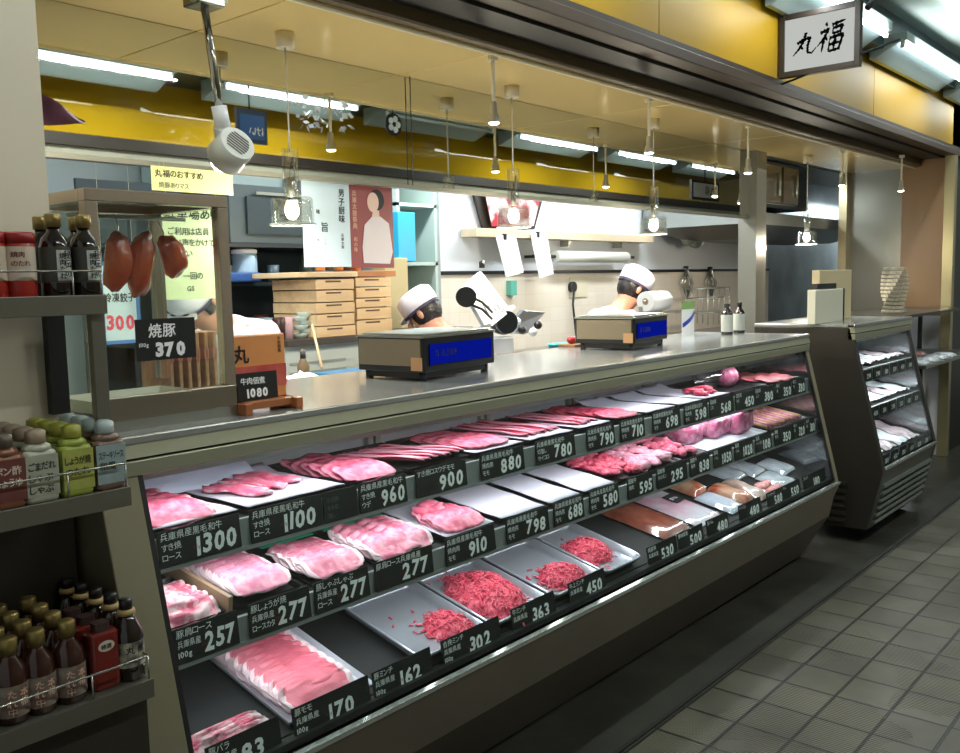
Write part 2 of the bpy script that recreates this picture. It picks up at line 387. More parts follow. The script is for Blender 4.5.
for x in (3.0, 5.4, 7.2, 9.0): arealamp('aisle_light', (x, 1.82, 3.07), 1.2, .02, 4, (.95, 1, .97), (R(180), 0, 0))
for x in (.6, 2.7, 4.8, 7.2, 9.2): arealamp('aisle_light', (x, 1.87, 3.035), 1.2, .02, 6, (.95, 1, .97))
for x, e_ in ((1.3, 10), (3.11, 17), (4.64, 18), (8.17, 17), (10.0, 15)): arealamp('aisle_light', (x, .02, 3.03), 1.0, .02, e_, (.95, 1, .97))

# ================================================================== DISPLAY CASES
def display_case(name, label, x0, x1, yb, ztop, dy=0., louvre=False, endw=.045, main=True):
    g = lambda z: gy(z)+dy
    c = thing(name, label, 'display case', ((x0+x1)/2, g(1.2)+.3, 0), None)
    yl = g(1.2)
    a, b = (x0-.095, x1+endw) if main else (x0-.04, x1+endw)
    # counter: stainless top with a stepped lip
    MB().box(a, b, yl-.012, yb, ztop-.02, ztop).build('countertop', countm, c, bevel=.004)
    MB().prism([(yl-.016, ztop-.05), (yl-.004, ztop-.004), (yl+.03, ztop-.004), (yl+.03, ztop-.05)], a, b).build('upper_lip', lipm, c)
    MB().box(a, b, yl-.004, yl+.03, ztop-.056, ztop-.05).build('lip_groove', seal, c)
    MB().box(a, b, yl-.014, yl+.03, ztop-.092, ztop-.056).build('lower_lip', lipm, c, bevel=.003)
    # slanted glass
    z0, z1 = .475, ztop-.092
    t = .006
    MB().prism([(g(z0), z0), (g(z1), z1), (g(z1)+t, z1), (g(z0)+t, z0)], x0+.01, x1-.01).build('front_glass', paneg, c)
    for s, xa in (('l', x0), ('r', x1-.012)):
        MB().prism([(g(z0)-.003, z0), (g(z1)-.003, z1), (g(z1)+.012, z1), (g(z0)+.012, z0)], xa, xa+.012).build('glass_seal', seal, c)
    # end cheeks
    for xa, xb in ((a, x0), (x1, b)):
        MB().prism([(g(.46)-.004, .46), (g(ztop-.02)-.004, ztop-.02), (yb, ztop-.02), (yb, .02 if main else .08), (g(.03)+.28, .02) if main else (g(.46)+.08, .08), (g(.46)-.004, .43)], xa, xb).build('end_panel', khaki if main else mat('dark_panel', '3a3731', .35, .4), c, bevel=.003)
    # bottom front: bright strip, then the receding apron
    MB().prism([(g(.46)-.012, .445), (g(.46)-.012, .459), (g(.46)+.004, .462), (g(.46)+.004, .445)], x0, b).build('sill_strip', mat('bright_sill', 'c4cbc8', .25, .8), c)
    if main: MB().prism([(g(.46)-.008, .445), (g(.46)+.03, .27), (1.93+dy, .02), (1.98+dy, .02), (2.0+dy, .445)], x0, x1).build('apron', basem, c)
    else: MB().prism([(g(.46)-.008, .445), (g(.46)+.01, .38), (g(.46)+.08, .08), (g(.46)+.2, .08), (g(.46)+.2, .445)], x0, x1).build('apron', mat('dark_apron', '55534b', .35, .4), c)
    if louvre:
        for k in range(6):
            z = .11+.045*k; y = g(.46)+.08-(z-.08)*.233
            MB().prism([(y-.022, z), (y-.018, z+.014), (y+.01, z+.02), (y+.01, z)], x0+.03, x1-.03).build('louvre', mat('louvre_steel', '8f9a92', .3, .6), c)
        for k in range(6):
            z = .11+.045*k
            MB().box(x0-.052, x0-.04, g(.46)+.2, 2.25, z, z+.02).build('side_louvre', mat('dark_louvre', '3a3832', .35, .4), c)
        for xx in (x0+.1, x1-.1):
            for yy in (g(.46)+.18, 2.3): MB().cyl((xx-.012, yy, .04), (xx+.012, yy, .04), .04, n=16).build('caster', dark, c)
    # lining
    MB().box(x0, x1, yb-.03, yb-.012, .5, ztop-.02).build('back_lining', inner, c)
    MB().prism([(g(.47)+.01, .47), (g(ztop-.1)+.01, ztop-.1), (yb-.03, ztop-.1), (yb-.03, .47)], x0, x0+.004).build('side_lining', inner, c)
    MB().prism([(g(.47)+.01, .47), (g(ztop-.1)+.01, ztop-.1), (yb-.03, ztop-.1), (yb-.03, .47)], x1-.004, x1).build('side_lining', mat('glossy_lining', '8b8d90', .08, .9), c)
    MB().box(x0, x1, yl+.03, yb-.03, ztop-.1, ztop-.09).build('canopy_lining', inner, c)
    n = max(2, round((x1-x0)/.66))
    for k in range(1, n):
        x = x0+(x1-x0)*k/n
        for d in (-.02, .02): MB().box(x+d-.013, x+d+.013, yb-.05, yb-.03, .5, ztop-.1).build('door_stile', steel, c)
    # three stepped shelves
    for (yf, zt, sl, dep, zr) in SH:
        yf += dy
        yy = yf+dep
        MB().prism([(yf, zt-.004), (yy, zt-.004+sl*dep), (yy, zt-.014+sl*dep), (yf, zt-.014)], x0+.005, x1-.005).build('shelf', darkmat, c)
        if zr: 
            MB().prism([(yf-.012, zr-.006), (yf-.012, zt-.004), (yf, zt-.004), (yf+.006, zr-.006)], x0+.005, x1-.005).build('price_rail', rail, c)
            MB().box(x0+.005, x1-.005, yf-.018, yf+.03, zr-.016, zr-.006).build('rail_lip', rail, c)
            MB().box(x0+.03, x1-.03, yf+.03, yf+.05, zr-.012, zr-.001).build('shelf_lamp', white, c)
    MB().box(x0+.005, x1-.005, g(.5)+.01, yb-.03, .462, .482).build('case_floor', darkmat, c)
    MB().box(x0+.03, x1-.03, yl+.035, yl+.06, ztop-.115, ztop-.1).build('top_lamp', white, c)
    return c
SH = [(1.918, 1.030, .0, .46, .962), (1.872, .803, .14, .45, .742), (1.80, .490, .24, .40, None)]
case = display_case('refrigerated_display_case', 'long stainless refrigerated meat case with slanted glass and three price-tagged shelves', CX0, CX1, 2.62, 1.27)
case2 = display_case('small_refrigerated_case', 'short dark chilled case with louvred base standing beyond the long meat case', 5.55, 6.6, 2.45, 1.30, -.09, True, main=False)
def caselamps(x0, x1, dy, ztop, p):
    L_ = x1-x0-.08; xm = (x0+x1)/2
    arealamp('case_light', (xm, 2.0+dy, ztop-.118), L_, .022, p*1.15, (1, .965, .99))
    arealamp('case_light', (xm, 1.958+dy, .948), L_, .018, p, (1, .965, .99))
    arealamp('case_light', (xm, 1.912+dy, .728), L_, .018, p, (1, .965, .99))
caselamps(CX0, CX1, 0, 1.27, 5.0)
caselamps(5.55, 6.6, -.09, 1.30, 2)

# ================================================================== MEAT MATERIALS
def meat(name, lean, fat, scale=9, amt=.22, stretch=(1, 1, 1), rough=.5, pos=.55, edge=None):
    m = mat(name, lean, rough, c2=fat, var=(scale, amt), bump=(scale*7, .35), stretch=stretch, coat=.06)
    rp = [n for n in m.node_tree.nodes if n.type == 'VALTORGB'][0]
    rp.color_ramp.elements[0].position = pos-amt/2; rp.color_ramp.elements[1].position = pos+amt/2
    m.node_tree.nodes['Principled BSDF'].inputs['Subsurface Weight'].default_value = .0
    return m
pork = meat('pork_pink', 'cf6382', 'eba6b6', 38, .3)
porkfat = meat('pork_with_fat', 'cf5a78', 'f0ccd2', 34, .2, (1, 1, 1), pos=.52)
loin = meat('loin_pale', 'cf6c8c', 'e8a9bb', 42, .35)
beef = meat('beef_pink', 'cd4f70', 'e68fa4', 40, .3)
marble = meat('beef_marbled', 'b3284a', 'e898a8', 45, .16, (1, .22, 1), pos=.53)
redbeef = meat('beef_red', 'b52848', 'e0708a', 55, .25)
palepk = meat('offcut_pale', 'db7f9b', 'f2c3cf', 45, .3)
mince_m = meat('mince_pink', 'd63e5c', 'ec7688', 60, .3)
hamm = meat('ham_pink', 'a8486f', 'dba0b6', 26, .25)
fatm = mat('fat_white', 'e6cdd4', .4, bump=(60, .1))
fatp = mat('fat_pinkish', 'dc9db0', .45, var=(60, .2))
green_m = mat('plastic_leaf', '2a8a68', .4)
crumple = mat('crumpled_paper', 'c9d4e6', .6, bump=(16, .5))
black_tray = mat('black_tray_plastic', '17181b', .3, bump=(60, .05))
white_tray = mat('white_tray_plastic', 'd9dfea', .3)
steel_tray = mat('tray_steel', 'b6bcc6', .26, .5, bump=(8, .03))

# ------------------------------------------------------------------ slices as prototypes
def slice_mesh(seed, w, l, wave=.006, fold=0, thick=.004, name='slice', edge=.12):
    """thin wavy slice, w across, l deep; fat rim as second material"""
    q = random.Random(seed); nu, nv = 14, 8; off = seed*3.1
    mb = MB(); mb.smooth = True
    def top(u, v, dz=0):
        x = (u-.5)*w; y = (v-.5)*l
        e = max(abs(u-.5), abs(v-.5))*2
        k = 1+.06*noise.noise((u*3+off, v*3, 0))
        rr = 1-.05*(abs(u-.5)*2)**4*(abs(v-.5)*2)**4*4
        z = wave*noise.noise((u*4+off, v*3+off, 1))*1.6 + wave*.5*math.sin(u*9+off)
        if fold: z += fold*math.exp(-((v-.55-.2*noise.noise((u*2, off, 0)))*7)**2)
        return (x*k*rr, y*k*rr, z+thick+dz)
    mb.grid(lambda u, v: top(u, v), nu, nv)
    for j in range(nv):
        for i in range(nu):
            if i < 1 or i >= nu-1: mb.m[j*nu+i] = 1
    o = len(mb.v)
    mb.grid(lambda u, v: top(u, v, -thick), nu, nv)
    for k in range(nu*nv, 2*nu*nv): mb.f[k] = mb.f[k][::-1]
    W = nu+1
    ring = [i for i in range(nu+1)]+[j*W+nu for j in range(1, nv+1)]+[nv*W+i for i in range(nu-1, -1, -1)]+[j*W for j in range(nv-1, 0, -1)]
    for a, b in zip(ring, ring[1:]+ring[:1]):
        mb.f.append([a, b, b+o, a+o][::-1]); mb.m.append(1); mb.sm.append(True)
    return mb
def lump_mesh(seed, s=.03):
    """a small crumpled offcut"""
    mb = MB(); mb.ball((0, 0, 0), 1, 12, 8)
    vs = []
    for p in mb.v:
        d = Vector(p); n = 1+.55*noise.noise(d*1.6+Vector((seed*2.3, 0, 0)))+.25*noise.noise(d*4+Vector((0, seed, 0)))
        vs.append((p[0]*s*n*1.25, p[1]*s*n*.85, p[2]*s*.42*n+s*.3))
    mb.v = vs; return mb
MESH = {}
def place(key, maker, mats, name, label, cat, group, M, kind=None):
    """first of a kind is built, the rest are copies sharing its mesh"""
    k = (key, name)
    if k not in MESH:
        o = maker().build(name, mats, loc=(0, 0, 0)); MESH[k] = o.data
        col.objects.unlink(o); bpy.data.objects.remove(o)
    o = bpy.data.objects.new(name, MESH[k]); col.objects.link(o); o.matrix_world = M
    return tag(o, label, cat, group, kind)

class Tray:
    """frame of a tray lying on a sloping shelf: u across, v towards the back, w up"""
    def __init__(s, x0, x1, row, v0=.012, v1=.40):
        yf, zt, sl, dep, zr = SH[row]
        s.w = x1-x0; s.d = v1-v0; a = math.atan(sl)
        s.M = Matrix.Translation((x0, yf+v0*math.cos(a), zt+v0*math.sin(a))) @ Matrix.Rotation(a, 4, 'X')
    def at(s, u, v, w, rz=0, rx=0, ry=0, sc=1):
        return s.M @ Matrix.Translation((u, v, w)) @ Matrix.Rotation(rz, 4, 'Z') @ Matrix.Rotation(rx, 4, 'X') @ Matrix.Rotation(ry, 4, 'Y') @ Matrix.Scale(sc, 4)
def tray_obj(T, kind, label, h=.014):
    w, d = T.w, T.d
    t = thing('meat_tray', label, 'tray', (0, 0, 0)); t.matrix_world = T.M
    ROOT[t.name] = Vector((0, 0, 0))
    if kind in ('black', 'white', 'paper', 'half'):
        mb = MB(); e = .008
        mb.box(e, w-e, e, d-e, 0, .002)
        for a, b in (((0, 0), (w, 0)), ((w, 0), (w, d)), ((w, d), (0, d)), ((0, d), (0, 0))):
            ia = (min(max(a[0], e), w-e), min(max(a[1], e), d-e)); ib = (min(max(b[0], e), w-e), min(max(b[1], e), d-e))
            mb.add([(*ia, .002), (*ib, .002), (*b, h), (*a, h), (*ia, 0), (*ib, 0), (*b, h-.002), (*a, h-.002)], [(0, 1, 2, 3), (7, 6, 5, 4), (2, 6, 7, 3), (0, 4, 5, 1)])
        mb.build('tray_body', white_tray if kind == 'white' else black_tray, t)
    if kind == 'paper' or kind == 'half':
        f = .92 if kind == 'paper' else .62
        mb = MB(); mb.smooth = True; sd = rnd.random()*30
        mb.grid(lambda u, v: (.012+u*(w-.02), -.004+v*d*f, .016+.004*noise.noise((u*3+sd, v*4, 0))+(.02*max(0, v-.82)/.18*(1+noise.noise((u*3+sd, 5, 0))) if kind == 'paper' else 0)), 12, 16)
        mb.build('paper_liner', paper, t, thick=.0008)
    if kind == 'steel':
        # rounded stainless pan with a rolled rim
        r = .035; n = 6
        def ring(ins, z):
            pts = []
            rr = max(r-ins, .01)
            for cx, cy, a0 in ((w-r, d-r, 0), (r, d-r, 90), (r, r, 180), (w-r, r, 270)):
                for k in range(n+1):
                    a = R(a0+90*k/n); pts.append((cx+rr*math.cos(a), cy+rr*math.sin(a), z))
            return pts
        rings = [ring(-.002, .026), ring(-.002, .034), ring(.002, .036), ring(.007, .034), ring(.012, .010), ring(.018, .004), ring(.028, .002)]
        m_ = len(rings[0]); mb = MB(); mb.smooth = True
        vs = [p for q in rings for p in q]
        fs = [(j*m_+i, j*m_+(i+1) % m_, (j+1)*m_+(i+1) % m_, (j+1)*m_+i) for j in range(len(rings)-1) for i in range(m_)]
        fs.append([(len(rings)-1)*m_+i for i in range(m_)])
        mb.add(vs, fs).build('pan', steel_tray, t, thick=.0012)
    return t
def slices(T, mats, name, lab, grp, n, v0, v1, wf=.86, l=.09, h=.012, mode='rows', u=None, rz=0, w_=None, key=None, wave=.006, fold=0, rise=.25):
    u = T.w/2 if u is None else u
    w = T.w*wf if w_ is None else w_
    for i in range(n):
        t = i/(max(1, n-1)); sd = i % 3
        v = v1+(v0-v1)*t
        M = T.at(u+rnd.uniform(-.003, .003), v, h+.003*rnd.random()+(.0009*i if n > 8 else .002*i), rz+rnd.uniform(-.04, .04), rise)
        place((key or name, grp, sd), lambda: slice_mesh(sd+len(grp), w, l, wave, fold), mats, name, lab, 'meat', grp, M)
def strips(T, mats, name, lab, grp, n, w, l, rz, u0, u1, v, h=.014, ry=.35, key=None):
    for i in range(n):
        t = i/(max(1, n-1)); sd = i % 3
        M = T.at(u0+(u1-u0)*t, v+rnd.uniform(-.01, .01), h+.004, rz+rnd.uniform(-.05, .05), 0, ry)
        place((grp, sd), lambda: slice_mesh(sd+len(grp), w, l, .004, 0, .005), mats, name, lab, 'meat', grp, M)
def lumps(T, m, name, lab, grp, n, u0, u1, v0, v1, s=.026, h=.012, top=.03):
    for i in range(n):
        sd = i % 4; a = rnd.random(); b = rnd.random()
        k = max(0, 1-((a-.5)**2+(b-.5)**2)*4)
        M = T.at(u0+(u1-u0)*a, v0+(v1-v0)*b, h+top*k*rnd.random(), rnd.uniform(-1, 1), rnd.uniform(-.3, .3), rnd.uniform(-.3, .3), rnd.uniform(.8, 1.2))
        place((grp, sd), lambda: lump_mesh(sd, s), m, name, lab, 'meat', grp, M)
def mince(T, u, v, ru, rv, hh, n, label, seed):
    """a heap of extruded strands over a mound"""
    q = random.Random(seed); mb = MB()
    mb.smooth = True
    def H_(a, b): return hh*max(0, 1-(a*a+b*b))**.6*(1+.25*noise.noise((a*2+seed, b*2, 0)))
    mb.grid(lambda s, t: ((s*2-1)*ru*math.sqrt(max(0, 1-((t*2-1)**2)/2)), (t*2-1)*rv*math.sqrt(max(0, 1-((s*2-1)**2)/2)), H_((s*2-1)*math.sqrt(max(0, 1-((t*2-1)**2)/2)), (t*2-1)*math.sqrt(max(0, 1-((s*2-1)**2)/2)))*.9), 16, 16)
    for i in range(n):
        r = math.sqrt(q.random())*1.08; a = q.random()*2*PI
        if i > n*.93: r = q.uniform(1, 1.5)
        p = Vector((r*math.cos(a), r*math.sin(a)))
        d = q.random()*2*PI; bend = q.uniform(-1.4, 1.4); pts = []
        x, y = p.x*ru, p.y*rv; st = .0055
        for k in range(5):
            hz = H_(x/ru, y/rv)
            pts.append((x, y, hz+.002+.004*abs(math.sin(k+i))))
            d += bend*.35; x += st*math.cos(d); y += st*math.sin(d)
        mb.tubeline(pts, .0026, 5)
    o = mb.build('minced_meat', mince_m, loc=(0, 0, 0)); o.matrix_world = T.at(u, v, .004)
    return tag(o, label, 'minced meat', kind='stuff')

# ------------------------------------------------------------------ price cards
HY = ['兵庫県産黒毛和牛', 'すき焼', 'ロース']
def card(x0, x1, row, price, lines, label, h=.083, plain=False, lean=.10, wmin=None, dx=0):
    yf, zt, sl, dep, zr = SH[row]
    y = yf-.021; z = (zr-.003) if zr else .456
    if row == 2: y = 1.782; z = .470; h = .080
    w = x1-x0
    t = thing('price_card', label, 'price card', (x0, y, z))
    t.rotation_euler = (-lean if row < 2 else -.16, 0, 0)
    ROOT[t.name] = Vector((0, 0, 0))
    MB().box(0, w, 0, .0025, 0, h).build('card_board', card_m, t)
    f = -.0008
    if plain:
        mb = MB()
        for k, s in enumerate(('三元豚', 'モモ切', '落し')): write(mb, s, (.012, f, h*.66-k*h*.26), XN, ZN, h*.17, w*.8, .01)
        mb.build('faded_lettering', chalkdim, t); return t
    mb = MB()
    write(mb, lines[0], (.007, f, h*.74), XN, ZN, h*.25, w*.93, .012, slant=.05)
    for k, s in enumerate(lines[1:3]): write(mb, s, (.008, f, h*(.45-.28*k)), XN, ZN, h*.23, w*.36, .012)
    mb.build('name_lettering', chalk, t)
    write(MB(), price, (w*.44, f, h*.12), XN, ZN, h*.74, w*.52, .035, .08, .1).build('price_lettering', chalk, t)
    write(MB(), '100g', (w*.40, f, h*.30), XN, ZN, h*.13, w*.1, .01).build('unit_lettering', chalkred, t)
    return t

# ================================================================== TOP SHELF
BE = ['兵庫県産黒毛和牛', '焼肉用', 'モモ']
T0 = lambda a, b, **k: Tray(a, b, 0, **k)
r1 = [
 (1.066, 1.288, '1300', HY, 'in front of the flat pink beef at the left end, top shelf'),
 (1.318, 1.549, '1100', HY, 'in front of the three folded slices on white paper, top shelf'),
 (1.553, 1.675, None, None, 'black card with only faded lettering between two price cards on the top shelf'),
 (1.681, 1.867, '960', ['兵庫県産黒毛和牛', 'すき焼', 'ウデ'], 'in front of the plain pink beef on a black tray, top shelf'),
 (1.906, 2.134, '900', ['すき焼ロスウデモモ', '', ''], 'in front of the fan of marbled red strips, top shelf'),
 (2.203, 2.431, '880', BE, 'in front of the half-empty white-lined tray of beef, top shelf'),
 (2.499, 2.735, '780', ['兵庫県産黒毛和牛', '切落し', 'サイコロ'], 'in front of the long streaky red slices, top shelf'),
 (2.813, 3.005, '790', BE, 'in front of the narrow paper-lined tray of red strips, top shelf'),
 (3.047, 3.231, '710', BE, 'in front of the dark red beef on a black tray, top shelf'),
 (3.297, 3.531, '698', BE, 'in front of the empty crumpled paper sheet, top shelf'),
 (3.568, 3.787, '598', BE, 'in front of the empty smooth white paper, top shelf'),
 (3.807, 4.053, '568', ['国産豚', 'こま', ''], 'in front of the small bright heap of pink offcuts, top shelf'),
 (4.075, 4.288, '450', ['国産鶏', 'モモ', ''], 'in front of the clear crumpled bag, top shelf'),
 (4.294, 4.536, '380', ['国産鶏', 'ムネ', ''], 'in front of the round pink wrapped ham, top shelf'),
 (4.549, 4.751, '350', ['味付', '肉', ''], 'second from the right end of the top shelf'),
 (4.765, 4.938, '330', ['味付', '肉', ''], 'at the right end of the top shelf'),
]
for a, b, p, ln, lb in r1:
    if p is None: card(a, b, 0, '', None, lb, plain=True)
    else: card(a, b, 0, p, ln, f'card priced {p} ' + lb)
# trays and meat
T = T0(1.05, 1.31, v1=.425); tray_obj(T, 'paper', 'paper-lined tray at the left end of the top shelf holding flat pink beef', .012)
slices(T, [beef, porkfat], 'beef_slice', 'flat pink beef slice in the overlapped pile behind the 1300 card', 'flat beef slices at the left end', 5, .06, .26, w_=.2, l=.13, h=.018, u=.11)
T = T0(1.32, 1.66, v1=.425); tray_obj(T, 'paper', 'wide paper-lined tray with three folded beef slices, top shelf', .012)
for k, (u, v) in enumerate(((.085, .12), (.155, .15), (.225, .18))):
    place(('fold', k), lambda: slice_mesh(k+40, .062, .21, .005, .006, .008), [beef, porkfat], 'beef_slice', ['nearest', 'middle', 'rearmost'][k]+' of three folded pink beef slices on white paper', 'meat', 'three folded beef slices', T.at(u, v+.03, .022, R(20)))
o = MB(); o.smooth = True
o.grid(lambda u, v: (1.08+u*.50, 2.22+v*.16+.02*noise.noise((u*4, v*2, 1)), 1.046+v*.115*(1-.25*u)+.016*noise.noise((u*5, v*4, 3))), 24, 8)
tag(o.build('waxed_paper_sheet', crumple, thick=.001), 'crumpled bluish waxed paper standing up behind the two leftmost top-shelf trays', 'paper')
T = T0(1.67, 1.89, v1=.425); tray_obj(T, 'black', 'black tray of plain pink beef slices, third tray of the top shelf')
slices(T, [beef, pork], 'beef_slice', 'plain pink beef slice in the loose pile behind the 960 card', 'plain beef slices on the third top-shelf tray', 6, .06, .30, wf=.85, l=.13, wave=.005, fold=.004)
T = T0(1.90, 2.18, v1=.425); tray_obj(T, 'black', 'black tray with a fan of marbled red beef strips, top shelf')
strips(T, [marble, fatp], 'beef_slice', 'marbled red beef strip in the fan behind the 900 card', 'marbled strips fanned on a black tray', 7, .055, .30, R(24), .05, .25, .18)
T = T0(2.20, 2.47, v1=.425); tray_obj(T, 'half', 'black tray half covered by white paper with flat red beef, top shelf')
slices(T, [beef, marble], 'beef_slice', 'flat red beef slice on the half-lined tray behind the 880 card', 'flat slices on the half-lined tray', 4, .09, .28, wf=.8, l=.14, wave=.003, h=.019, rise=.08)
T = T0(2.49, 2.77, v1=.425); tray_obj(T, 'half', 'paper-lined black tray of long streaky red beef slices, top shelf')
strips(T, [marble, fatp], 'beef_slice', 'long streaky red beef slice behind the 780 card', 'long streaky slices on the top shelf', 6, .06, .34, R(5), .04, .23, .21, .016, .3)
T = T0(2.80, 3.02, v1=.425); tray_obj(T, 'half', 'narrow paper-lined black tray of thin red beef strips, top shelf')
strips(T, [redbeef, fatp], 'beef_slice', 'thin red beef strip on the narrow tray behind the 790 card', 'thin red strips on the narrow tray', 4, .055, .33, R(3), .05, .17, .21, .016, .3)
T = T0(3.045, 3.26, v1=.425); tray_obj(T, 'black', 'black tray of dark red beef slices in the middle of the top shelf')
slices(T, [redbeef, marble], 'beef_slice', 'dark red beef slice behind the 710 card', 'dark red slices mid top shelf', 5, .06, .32, wf=.85, l=.14, wave=.004, rise=.1)
T = T0(3.29, 3.54, v1=.425); tray_obj(T, 'paper', 'top-shelf tray lined with crumpled white paper and holding no meat')
T = T0(3.56, 3.79, v1=.425); tray_obj(T, 'paper', 'smooth paper-lined empty tray beside the small heap of pink offcuts')
T = T0(3.80, 4.08, v1=.425); tray_obj(T, 'paper', 'paper-lined top-shelf tray with a small heap of bright pink offcuts')
lumps(T, redbeef, 'meat_offcut', 'bright pink offcut in the small heap behind the 568 card', 'small heap of offcuts on the top shelf', 16, .08, .25, .04, .18, .022, .02, .02)
T = T0(4.10, 4.50, v1=.425); tray_obj(T, 'black', 'black tray holding a clear bag and a round pink ham, top shelf')
mb = MB(); mb.ball((0, 0, 0), 1, 14, 10); mb.v = [tuple(Vector(p)*(1+.35*noise.noise(Vector(p)*3))*.07) for p in mb.v]; mb.smooth = True
o = mb.build('plastic_bag', film, loc=(0, 0, 0)); o.matrix_world = T.at(.10, .19, .06); tag(o, 'clear crumpled plastic bag on the top shelf next to the pink ham', 'plastic bag')
mb = MB(); mb.ball((0, 0, 0), .065, 16, 10, (1.1, .8, .85)); o = mb.build('ham', hamm, loc=(0, 0, 0)); o.matrix_world = T.at(.28, .16, .055); tag(o, 'round pink wrapped ham on the top shelf right of the clear bag', 'ham')
T = T0(4.54, 4.93, v1=.425); tray_obj(T, 'black', 'last black tray at the right end of the top shelf')
slices(T, [meat('dark_beef', '8d3f46', 'b06a6c', 9, .3), marble], 'beef_slice', 'dark brownish-red slice at the right end of the top shelf', 'dark slices at the top right', 4, .06, .30, wf=.8, l=.14, rise=.1)

# ================================================================== MIDDLE SHELF
PK = '兵庫県産'
r2 = [
 (1.066, 1.238, '257', ['豚肩ロース', PK, '100g'], 'in front of the streaky pork, middle shelf left end'),
 (1.269, 1.459, '277', ['豚しょうが焼', PK, 'ロースカタ'], 'in front of the long shingled pork loin, middle shelf'),
 (1.474, 1.666, '277', ['豚しゃぶしゃぶ', PK, 'ロース'], 'in front of the folded pork loin with green leaf trim, middle shelf'),
 (1.688, 1.922, '277', ['豚肩ロース'+PK, '', ''], 'in front of the wide lumpy pork pile, middle shelf'),
 (1.98, 2.214, '910', BE, 'in front of the pinched beef folds on white paper, middle shelf'),
 (2.272, 2.505, '798', BE, 'in front of the first, widest empty white tray, middle shelf'),
 (2.537, 2.721, '688', BE, 'in front of the second empty white tray, middle shelf'),
 (2.759, 2.959, '580', BE, 'in front of the third empty white tray, middle shelf'),
 (3.025, 3.217, '595', ['国産牛', '焼肉', ''], 'in front of the dark red lumpy beef, middle shelf'),
 (3.25, 3.505, '295', ['国産豚', 'ホルモン', ''], 'in front of the very pale pink lumpy meat, middle shelf'),
 (3.532, 3.717, '838', ['国産牛', '焼肉', ''], 'in front of the rosy strips beside the big ham, middle shelf'),
 (3.754, 3.941, '1050', ['国産', 'ハム', ''], 'under the left end of the big pink ham, middle shelf'),
 (3.972, 4.17, '1028', ['国産', 'ハム', ''], 'under the middle of the big pink ham, middle shelf'),
 (4.202, 4.39, '108', ['国産', 'ベーコン', ''], 'under the right end of the big pink ham, middle shelf'),
 (4.424, 4.662, '350', ['国産', '手羽', ''], 'in front of the tan sticks of skewers, middle shelf'),
 (4.668, 4.826, '320', ['味付', '鶏', ''], 'second from the right end of the middle shelf'),
 (4.84, 4.969, '300', ['味付', '豚', ''], 'at the right end of the middle shelf'),
]
for a, b, p, ln, lb in r2: card(a, b, 1, p, ln, f'card priced {p} ' + lb)
T1 = lambda a, b, **k: Tray(a, b, 1, **k)
T = T1(1.05, 1.225, v1=.26); tray_obj(T, 'black', 'small black tray of streaky pork at the left end of the middle shelf')
slices(T, [porkfat, fatm], 'pork_slice', 'streaky pork slice at the left end of the middle shelf', 'streaky pork behind the 257 card', 9, .03, .16, wf=.95, l=.07, wave=.01, rise=.5)
tag(MB().add([(1.07, 2.10, .83), (1.215, 2.10, .83), (1.215, 2.06, .858), (1.07, 2.06, .862), (1.07, 2.04, .83), (1.215, 2.04, .83)], [(0, 1, 2, 3), (3, 2, 5, 4)]).build('plastic_leaf', green_m, thick=.001), 'dark green plastic leaf behind the streaky pork at the left end', 'plastic leaf')
mb = MB().box(0, .012, 0, .37, 0, .045); o = mb.build('wooden_divider', mat('divider_wood', 'a08468', .5, var=(8, .2)), loc=(0, 0, 0)); o.matrix_world = T1(1.23, 1.24).at(0, .0, .0)
tag(o, 'tan wooden divider strip between the streaky pork and the pork loin', 'divider')
T = T1(1.25, 1.455, v1=.42); tray_obj(T, 'black', 'black tray with a long shingled row of pale pork loin slices')
slices(T, [loin, fatm], 'pork_slice', 'pale pork loin slice in the long shingled row behind the leftmost 277 card', 'long shingled pork loin row', 26, .05, .35, wf=.86, l=.085, wave=.004, rise=.33)
place(('roll', 9), lambda: slice_mesh(9, .19, .06, .004, .015), [loin, fatm], 'pork_slice', 'rolled pork loin slice at the back of the long shingled row', 'meat', None, T.at(T.w/2, .385, .03, 0, .4))
T = T1(1.485, 1.69, v1=.42); tray_obj(T, 'black', 'black tray with two folded layers of pork loin and green leaf trim')
slices(T, [pork, fatm], 'pork_slice', 'folded pork loin slice on the leaf-trimmed tray', 'folded pork loin with green trim', 7, .05, .17, wf=.92, l=.13, wave=.007, fold=.012, rise=.16)
def leaf(T, u0, u1, v, label):
    mb = MB(); n = max(3, int((u1-u0)/.022))
    for k in range(n):
        a = u0+(u1-u0)*k/n; w_ = (u1-u0)/n
        mb.add([(a, 0, 0), (a+w_*.85, 0, 0), (a+w_*.6, .05, .045)], [(0, 1, 2)])
    mb.box(u0, u1, -.03, 0, -.001, .001)
    o = mb.build('plastic_leaf_trim', green_m, loc=(0, 0, 0), thick=.0008); o.matrix_world = T.at(0, v, .03); tag(o, label, 'plastic leaf')
leaf(T, .01, T.w-.01, .26, 'green plastic grass trim behind the folded pork loin')
T = T1(1.71, 1.97, v1=.42); tray_obj(T, 'black', 'wide black tray of lumpy sliced pork with green leaf trim')
slices(T, [pork, fatm], 'pork_slice', 'wide thin pork slice in the lumpy pile behind the rightmost 277 card', 'wide lumpy pork pile', 12, .04, .18, wf=.96, l=.12, wave=.009, fold=.01, rise=.25)
leaf(T, .01, T.w-.01, .26, 'green plastic grass trim behind the wide lumpy pork pile')
T = T1(1.995, 2.245, v1=.42); tray_obj(T, 'paper', 'white paper-lined tray with pinched beef folds at its front')
lumps(T, beef, 'beef_fold', 'pinched pink beef fold at the back of the pile behind the 910 card', 'pinched beef folds on white paper', 7, .05, .2, .14, .2, .032, .016, .02)
